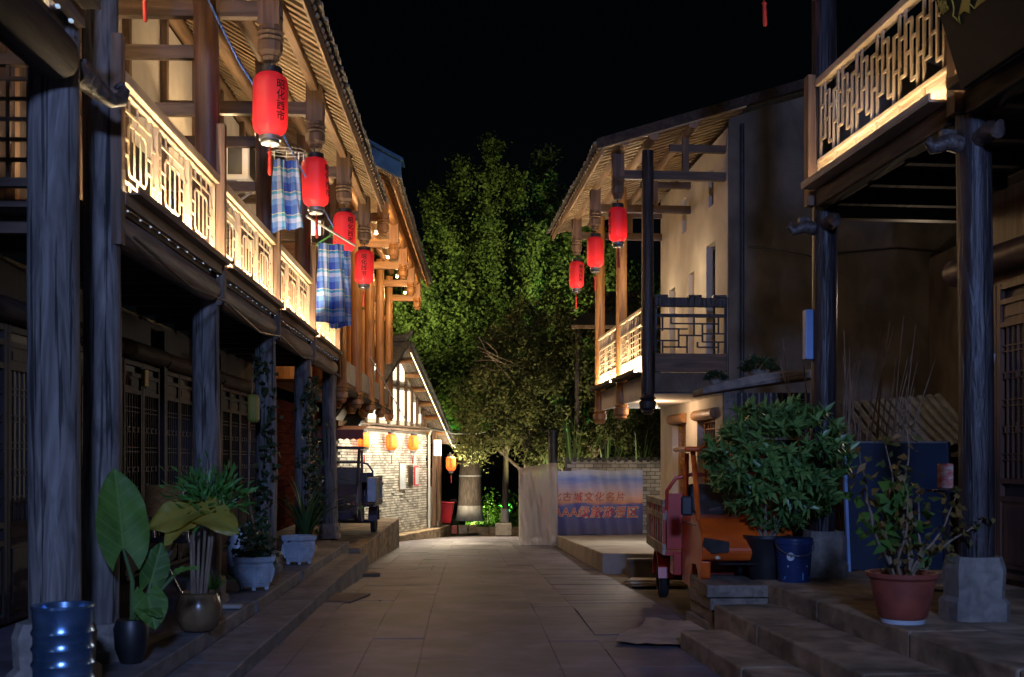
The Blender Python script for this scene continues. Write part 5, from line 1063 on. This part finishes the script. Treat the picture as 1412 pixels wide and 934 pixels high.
leafy('dark_tree', 'dark leafy tree filling the gap under the white house balcony', (2.5, 34, -.78), 8, [(0, 0, 5.4, 1.5), (1.2, -.4, 4.2, 1.4), (-.9, 0, 4.4, 1.3), (.3, -.6, 2.6, 1.3), (1.8, -.2, 6.2, 1.4), (2.4, 0, 3.0, 1.3), (-.4, 0, 7, 1.1), (-1.2, -.5, 2.4, 1.0)], 2000, .08, 'lf_dk', .14, (.2, 0), .45)
leafy('green_lit_tree', 'leafy tree glowing green behind the far eave of white house', (2.3, 42, -1.05), 11, [(0, 0, 8.2, 1.7), (-1.6, -.3, 8.0, 1.3), (1.6, 0, 8.6, 1.6), (.2, 0, 10.4, 1.4), (-.8, -.4, 5.8, 1.5), (3.0, 0, 7.4, 1.7), (1.4, -.3, 5.6, 1.5)], 1500, .10, 'lf_tree', .2, (0, 0), .6)
leafy('broad_tree', 'dim broad tree behind the orange house eave', (-4.6, 47, -1.2), 13, [(0, 0, 10.5, 2.2), (1.7, 0, 8.6, 2.0), (-1.5, 0, 9, 2.0), (1.6, -.5, 5.6, 2.0), (3.0, 0, 6.8, 1.7), (.2, 0, 6.5, 2.0), (2.6, 0, 10.6, 1.5)], 700, .15, 'lf_tree', .25, (0, 0), .6)
leafy('far_tree', 'dim tree behind the conifer', (5.2, 50, -1.2), 12, [(0, 0, 9.5, 2.3), (-2, 0, 8, 2), (-1.5, 0, 5.2, 2.2), (1.5, 0, 7, 2.4), (-3.2, 0, 5.5, 1.9)], 600, .16, 'lf_con', .25, (0, 0), .6)
leafy('young_tree', 'slim young tree with whitewashed foot beside the bright shrubs', (-.25, 38.5, -.75), 6.4, [(0, 0, 5.0, .9), (.5, -.2, 5.8, .8), (-.5, -.1, 4.4, .6), (.7, 0, 4.6, .7)], 1300, .08, 'lf_dk', .13, (.1, 0), .4)
for lab, x, y, r_ in (('bright green shrub behind the red bin lawn', -.95, 43, .75), ('bright green shrub beyond the slim young tree', .05, 44, .7), ('low lit shrub at the ginkgo foot', -.3, 41, .42)):
    leafy('shrub', lab, (x, y, -1.0), 1.0, [(0, 0, .55, r_), (r_*.7, 0, .45, r_*.7)], 1400, .07, 'lf_gr', .03, group='floodlit shrubs')
n = 5200; P = np.stack([rt.uniform(-4, 3, n), rt.uniform(38.3, 46, n), np.full(n, -.86)], 1); D = rt.normal(size=(n, 3))*.35+np.array([0, 0, 1]); D /= np.linalg.norm(D, axis=1)[:, None]; V, F = leaf_quads(P, D, randdir(n, rt), rt.uniform(.08, .26, n), rt.uniform(.01, .02, n))
gr = put('grass', arr_mesh('grass', V, F, 'lf_gr')); tag(gr, 'short grass around the floodlit tree trunks', 'grass', kind='stuff')
ln = MB().box((-.6, 42.3, -1.0), (8, 8.4, .3)).build('lawn', 'dirt'); struct(ln)
pk = thing('planter_kerb', 'low stone kerb edging the planting round the ginkgo', 'kerb', (0, 37.9, 0))
for k in range(7): MB().box((-2.35+k*.62, .0, -.84), (.6, .3, .36)).build('kerb_stone', 'step', pk, bevel=.02)
o = MB().box((-.28, 36.6, -.66), (.55, .4, .42)).build('stone_block', 'stone', bevel=.03); tag(o, 'dark stone block on the street before the slim tree', 'block')
wp = MB().lathe([(.155, -.75), (.15, -.3), (.145, -.05)], (-.25, 38.5, 0), 14).build('whitewash_ring', 'lime', smooth=True); tag(wp, 'whitewashed ring round the slim young tree foot', 'tree guard')
for o_ in list(bpy.data.objects):
    if o_.name.startswith('young_tree'):
        wp.parent = o_; wp.location = (.25, -38.5, .75); wp.name = 'whitewash'
        for kk in ('label', 'category'): del wp[kk]
tw = MB()
for k in range(7):
    p = Vector((-1.0+rng.uniform(-.2, .3), 33.8, 4.6+k*.15)); d = Vector((rng.uniform(.2, .9), 0, rng.uniform(-.5, .2))); pts = [p]
    for i in range(5): p = p+d*.28; d = d+Vector((rng.uniform(-.3, .3), 0, rng.uniform(-.4, .15))); pts.append(p)
    tw.path(pts, [.022, .018, .014, .01, .008, .004], 6)
tw.build('bare_twigs', 'twig', None, True); tag(bpy.data.objects['bare_twigs'], 'bare pale twigs hanging before the feathery tree', 'branch', kind='stuff')
# ------------------------------------------------------------------ garden flood lamps (small ground fixtures)
def flood(label, loc, target, power, col, spot=1.15, grp='garden flood lamps'):
    t = thing('flood_lamp', label, 'lamp', loc, 0, grp); d = (Vector(target)-Vector(loc)).normalized(); R3 = frame(d)
    MB().box(d*.05+Vector((0, 0, .15)), (.1, .24, .18), R3).build('housing', 'metal_d', t, bevel=.01); MB().bar((0, -.13, 0), (0, -.13, .16), .02).bar((0, .13, 0), (0, .13, .16), .02).build('yoke', 'metal_d', t)
    l = lamp('beam', 'SPOT', Vector((0, 0, .15))+d*.12, power, col, t, .06, Vector((0, 0, .15))+d*3, spot, .9); return t
def pole(t, h): MB().path([(0, 0, -h), (0, 0, .02)], .04, 8).build('pole', 'metal_d', t)
pole(flood('warm flood lamp on a pole behind the brick house roof', (-5.4, 35.6, 5.4), (-1.5, 40, 8.4), 2300, (1, 1, .42), 1.2), 6.2)
pole(flood('warm flood lamp on a pole behind the white house', (4.6, 36.5, 6.3), (.9, 41, 8.6), 2500, (1, 1, .45), 1.35), 7)
flood('warm flood lamp at the foot of the ginkgo', (-2.9, 36.9, -.5), (-1.6, 40, 8.5), 900, (1, .97, .42), 1.3)
flood('small flood lamp on the ginkgo trunk', (-2.0, 37.0, .1), (-1.55, 40, .5), 240, (1, .85, .6), .9)
flood('warm flood lamp beside the slim young tree', (.9, 37.2, -.85), (.3, 40, 9.5), 900, (1, .97, .42), 1.3)
flood('green flood lamp behind the ginkgo trunk', (-2.2, 42.0, -.8), (-1.5, 40.2, 6), 3400, (.10, 1, .24), 1.1)
flood('green flood lamp below the green lit tree', (1.6, 40.4, -.8), (2.2, 42.2, 8), 2600, (.08, 1, .28), 1.3)
flood('green flood lamp at the conifer foot', (2.2, 43.8, -.85), (1.5, 46, 8), 5200, (.55, 1, .35), 1.3)
flood('green flood lamp in the grass by the planter', (-.2, 41.5, -.85), (-.4, 40.2, 6), 2000, (.12, 1, .2), 1.3)
flood('warm flood lamp behind the wrapped stall', (.75, 30.9, -.65), (.2, 34.6, 5.4), 1150, (1, .84, .5), 1.7)
flood('warm flood lamp among the reeds', (2.2, 30.8, -.65), (2.4, 34, 4.5), 600, (1, .82, .5), 1.8)
flood('green flood lamp lighting the bright shrubs', (-1.9, 40.9, -.85), (-.3, 43.5, -.4), 420, (.85, 1, .4), 1.6)

lamp('porch_bulb', 'POINT', (2.95, -.6, 2.45), 26, (1, .8, .55), BH, .05)
ps = lamp('porch_spot', 'SPOT', (3.0, -.75, 2.55), 750, (1, .82, .55), BH, .06, (2.2, -2.9, 0), 2.3, .8)
MB().box((3.0, -.74, 2.62), (.2, .2, .08)).build('porch_lamp', 'white', BH)
# ------------------------------------------------------------------ street clutter
td = thing('tin_drum', 'shiny ridged tin drum standing before the thick column', 'drum', (-2.56, 6.2, .25))
prof = [(.155, 0), (.165, .01)]
for k in range(5): prof += [(.16, .05+k*.09), (.172, .075+k*.09), (.16, .10+k*.09)]
prof += [(.165, .56), (.172, .575), (.165, .59), (.145, .585), (.14, .55)]
MB().lathe(prof, n=36).build('shell', 'tin', td, True); MB().lathe([(0, .555), (.145, .555)], n=24, caps=False).build('lid', 'metal', td)
ch = thing('folding_chair', 'metal framed chair with orange backrest against the doors', 'chair', l2w(-.40, 11.4, .25), -.5); ch.scale = (1.2, 1.2, 1.3)
for s in (-1, 1):
    MB().path([(s*.2, .18, 0), (s*.2, -.12, .45), (s*.2, -.2, .9)], .014, 8).build('leg', 'metal', ch, True); MB().path([(s*.2, -.2, 0), (s*.2, .16, .44)], .014, 8).build('leg', 'metal', ch)
MB().box((0, .0, .45), (.42, .38, .035)).build('seat', 'black', ch, bevel=.01); MB().box((0, -.2, .76), (.4, .03, .26)).build('backrest', 'wood_orx', ch, bevel=.01)
for lab, x, y, s in (('tall blue grey steel milk can by the vine column', -.28, 13.6, 1.0), ('short blue grey steel can beside the taller can', -.05, 13.45, .8)):
    t = thing('steel_can', lab, 'can', l2w(x, y, .25), 0, 'steel cans by the vine column'); MB().lathe([(.13*s, 0), (.14*s, .02), (.14*s, .38*s), (.10*s, .46*s), (.09*s, .52*s), (.11*s, .54*s), (.0, .55*s)], n=22).build('body', 'potblue', t, True); MB().lathe([(.115*s, .535*s), (.115*s, .565*s), (.04*s, .59*s)], n=20).build('lid', 'metal', t, True)
o = MB().box((0, 0, .02), (.2, .1, .04)).build('stone_piece', 'concrete', bevel=.015); o.location = l2w(.36, 10.35, .25); tag(o, 'pale flat stone piece lying on the terrace edge', 'stone')
o = MB().box((0, 0, .012), (.66, .95, .022)).build('floor_mat', 'card', bevel=.006); o.location = (*sw(-1.62, 13.5), sz(13.5)+.006); o.rotation_euler = (-.02, 0, -.12); tag(o, 'brown rectangular mat lying on the street by the kerb', 'mat')
o = MB().box((0, 0, .03), (.4, .3, .06)).build('cardboard', 'card', bevel=.01); o.location = (*sw(-1.6, 17.4), sz(17.4)+.005); o.rotation_euler = (0, .02, .4); tag(o, 'crumpled brown card by the far kerb', 'cardboard')
rb_ = thing('wheelie_bin', 'bright red plastic bin beside the brick house porch', 'bin', (-2.25, 36.7, -.5))
MB().hexa([(-.2, -.2, .05), (.2, -.2, .05), (.2, .2, .05), (-.2, .2, .05), (-.29, -.29, .72), (.29, -.29, .72), (.29, .29, .72), (-.29, .29, .72)]).build('body', 'redbin', rb_, bevel=.02); MB().box((0, 0, .75), (.66, .66, .07)).build('lid', 'redbin', rb_, bevel=.02); MB().box((0, -.32, .64), (.5, .05, .06)).build('grip', 'redbin', rb_)
for s in (-1, 1): wheel(rb_, (s*.22, .2, .08), .08, .05)
stl = thing('stone_stele', 'pale carved stone post in front of the brick house porch', 'post', (-2.58, 35.2, -.5)); MB().box((0, 0, .1), (.42, .34, .2)).build('foot', 'stone', stl, bevel=.02); MB().prism([(-.15, 0, .2), (.15, 0, .2), (.15, 0, 1.25), (.08, 0, 1.32), (-.08, 0, 1.32), (-.15, 0, 1.25)], (0, -.1, 0), (0, .1, 0)).build('shaft', 'concrete', stl, bevel=.01)
for i, (x, w_, h, m) in enumerate(((.2, .5, .85, 'decal'), (.85, .38, .62, 'black'), (1.35, .34, .6, 'decal'))):
    nb = thing('notice_board', ('long pale notice board on brick wall below the lanterns', 'narrow dark framed board between two pale notices', 'small pale notice with red edge on brick wall')[i], 'notice', bh(x, -.03, 1.25+.12*(i > 0)), ang); MB().box((0, 0, h/2), (w_, .03, h)).build('frame', 'wood_up' if i < 2 else 'redtxt', nb); MB().box((0, -.018, h/2), (w_-.06, .008, h-.08)).build('sheet', m, nb)
for k in range(3):
    o = MB().box((0, 0, .14), (.3, .25, .28)).build('rubble_stone', ('clayred', 'stone', 'step')[k], bevel=.02); o.location = (-2.0+k*.3, 36.9+.2*k, -.83); o.rotation_euler = (0, 0, .3*k); tag(o, ('reddish block beside the red bin', 'grey block next to the reddish block', 'brown block near the planter kerb end')[k], 'block')
sp = thing('stove_pipe', 'short dark chimney pipe rising above the wrapped stall', 'pipe', (1.13, 29.9, .9)); MB().lathe([(.13, 0), (.13, 1.55)], n=18).build('pipe', 'metal_d', sp, True); MB().lathe([(.19, 1.55), (.19, 1.58), (.02, 1.64)], n=18).build('cowl', 'metal_d', sp, True)
bx = thing('wooden_crate', 'dark flattened wooden crate leaning by the concrete platform', 'crate', (1.86, 16.6, sz(16.6))); MB().box((.3, 0, .17), (.75, .08, .3)).build('panel', 'card', bx, bevel=.01); MB().box((.3, .2, .16), (.75, .3, .28)).build('body', 'card', bx); MB().box((.3, -.05, .3), (.78, .03, .04)).build('lath', 'plank', bx)
for k in range(3):
    o = MB().box((0, 0, .012), (.8, .5, .018)).build('flat_board', 'sheet' if k else 'card'); o.location = (2.05+.03*k, 15.5+.1*k, sz(15.5)+.004+k*.022); o.rotation_euler = (-.035, 0, .1-.14*k); tag(o, ('brown card sheet at the bottom under pale boards', 'pale board lying on the brown card sheet', 'topmost pale board before the wooden crate')[k], 'board')
pp = thing('plank_pile', 'pile of weathered planks between tricycle and stone steps', 'planks', (2.12, 10.75, 0), .05)
for k in range(4): MB().box((rng.uniform(-.02, .02), 0, .05+k*.125), (.52+.02*k, 1.0, .115), Matrix.Rotation(rng.uniform(-.06, .06), 3, 'Z')).build('plank', 'plank', pp, bevel=.008)
# crumpled sheet at the foot of the steps
nx = 26; vs = []
for j in range(nx+1):
    for i in range(nx+1):
        u, v = i/nx-.5, j/nx-.5; vs.append((u*.85+.03*math.sin(v*9), v*1.5+.03*math.sin(u*11), .012+.005*math.sin(u*17+v*5)+.004*math.sin(v*23+u*8)+.003*math.sin(u*31)))
o = MB().add(vs, [(j*(nx+1)+i, j*(nx+1)+i+1, (j+1)*(nx+1)+i+1, (j+1)*(nx+1)+i) for j in range(nx) for i in range(nx)]).build('crumpled_sheet', 'sheet', None, True); o.location = (1.55, 10.35, .02); o.rotation_euler = (0, 0, -.35); tag(o, 'crumpled pale tarpaulin at the foot of the sandstone steps', 'tarpaulin')
# behind the right columns
bb = thing('blue_board', 'dark blue metal board propped between the lacquered columns', 'board', r1w(1.0, 11.35, .5), R1T); Rl = Matrix.Rotation(-.1, 3, 'X')
MB().box(Rl @ Vector((0, 0, .68)), (1.15, .03, 1.34), Rl).build('panel', 'bluebr', bb, bevel=.008)
for s in (-1, 1): MB().box(Rl @ Vector((s*.575, -.01, .68)), (.03, .045, 1.36), Rl).build('edge', 'bluelt' if s < 0 else 'bluebr', bb)
MB().box(Rl @ Vector((0, -.01, 1.355)), (1.17, .045, .02), Rl).build('edge', 'metal', bb)
tb = thing('branch_bundle', 'bundle of dry upright branches standing behind the blue board', 'branches', r1w(.9, 12.3, 0), 0)
for k in range(46):
    x, y = rng.uniform(-.42, .3), rng.uniform(-.25, .25); h = rng.uniform(2.1, 3.3); pts = [Vector((x, y, 0))]; d = Vector((x*.25+rng.uniform(-.07, .16), rng.uniform(-.08, .08), 1))
    for i in range(5): pts.append(pts[-1]+d*h/5); d += Vector((rng.uniform(-.05, .06), rng.uniform(-.05, .05), 0))
    MB().path(pts, [.014, .013, .011, .009, .006, .003], 6).build('branch', 'twig', tb, True)
lt = thing('lean_to_roof', 'low tiled lean to roof behind the branch bundle', 'roof', r1w(1.9, 12.9, 0), R1T+.1)
MB().box((.1, .3, .85), (1.2, .8, 1.7)).build('wall', 'plaster_g', lt)
for k in range(11): MB().path([(-.55+k*.13, -.25, 1.72+.012*k), (-.55+k*.13+.03, .3, 2.02+.012*k), (-.55+k*.13+.06, .8, 2.35+.012*k)], .062, 8).build('tile', 'tile', lt, True)
o = MB().box((0, 0, .12), (.12, .08, .22)).build('paper_packet', 'redcloth', bevel=.01); o.location = r1w(.63, 9.7, 1.40); tag(o, 'red and white packet beside the dark column', 'packet')
sd = thing('side_stand', 'thin dark stand carrying the red and white packet', 'stand', r1w(.63, 9.7, .5)); MB().box((0, 0, .888), (.26, .22, .02)).build('top', 'door', sd); MB().path([(0, 0, 0), (0, 0, .87)], .02, 8).build('stem', 'door', sd); MB().lathe([(.14, 0), (.12, .02)], n=16).build('foot', 'door', sd)
# roof of a small shed glimpsed under the far lantern
gz = thing('garden_pavilion', 'dark tiled pavilion roof corner among the trees', 'pavilion', (3.3, 33, 0), .0)
MB().add([(-1.5, -.2, 5.75), (1.5, -.2, 5.75), (.6, 1.4, 7.0), (-.3, 1.4, 7.0), (-1.5, 3, 5.75), (1.5, 3, 5.75)], [(0, 1, 2, 3), (3, 2, 5, 4), (0, 3, 4), (1, 5, 2)]).build('roof', 'tile', gz); MB().bar((-1.5, -.2, 5.68), (1.5, -.2, 5.68), .12, .1).build('eave_board', 'wood_up', gz)
for s in (-1.3, 1.3): MB().path([(s, .2, -.8), (s, .2, 5.7)], .09, 10).build('post', 'col_lacq', gz)

n = 90; P = np.stack([nr.uniform(-2.0, 2.4, n), nr.uniform(6.5, 30, n), np.zeros(n)], 1); P[:, 2] = [sz(y)+.012 for y in P[:, 1]]; D = nr.normal(size=(n, 3)); D[:, 2] *= .1; D /= np.linalg.norm(D, axis=1)[:, None]
V, F = leaf_quads(P, D, np.tile([0, 0, 1.], (n, 1))+nr.normal(size=(n, 3))*.2, nr.uniform(.03, .08, n), nr.uniform(.008, .02, n)); tag(put('fallen_leaves', arr_mesh('fallen_leaves', V, F, 'lf_dry')), 'dry leaf litter scattered over the street paving', 'leaves', kind='stuff')
for pts, lab in (([l2w(.2, 7.9, 3.28), l2w(.22, 9.4, 3.16), l2w(.2, 10.8, 3.24), l2w(.22, 12.4, 3.12), l2w(.2, 13.9, 3.24), l2w(.22, 15.5, 3.13), l2w(.2, 17, 3.24), l2w(.2, 20, 3.2)], 'thin dark cable looping below the glowing carved balcony'), ([r2w(1.5, 16.36, 4.9), r2w(2.5, 16.36, 4.75), r2w(3.8, 16.36, 4.9), r2w(5.2, 16.36, 4.8)], 'thin dark cable pinned across the cement gable')):
    tag(MB().path(pts, .011, 6).build('cable', 'black', None, True), lab, 'cable')
# ------------------------------------------------------------------ street lamp behind the viewer: the cool light on the near columns
sl_ = thing('street_lamp', 'cool white street lamp standing up the street behind the viewer', 'street lamp', (.9, -7, 0))
MB().path([(0, 0, 0), (0, 0, 5.0), (0, .3, 5.5), (0, .9, 5.6)], [.07, .05, .04, .035], 10).build('pole', 'metal_d', sl_, True); MB().box((0, 1.0, 5.6), (.22, .5, .08)).build('head', 'metal_d', sl_, bevel=.02)
lamp('lamp_light', 'POINT', (0, 1.0, 5.45), 2700, (.31, .46, 1.0), sl_, .5)
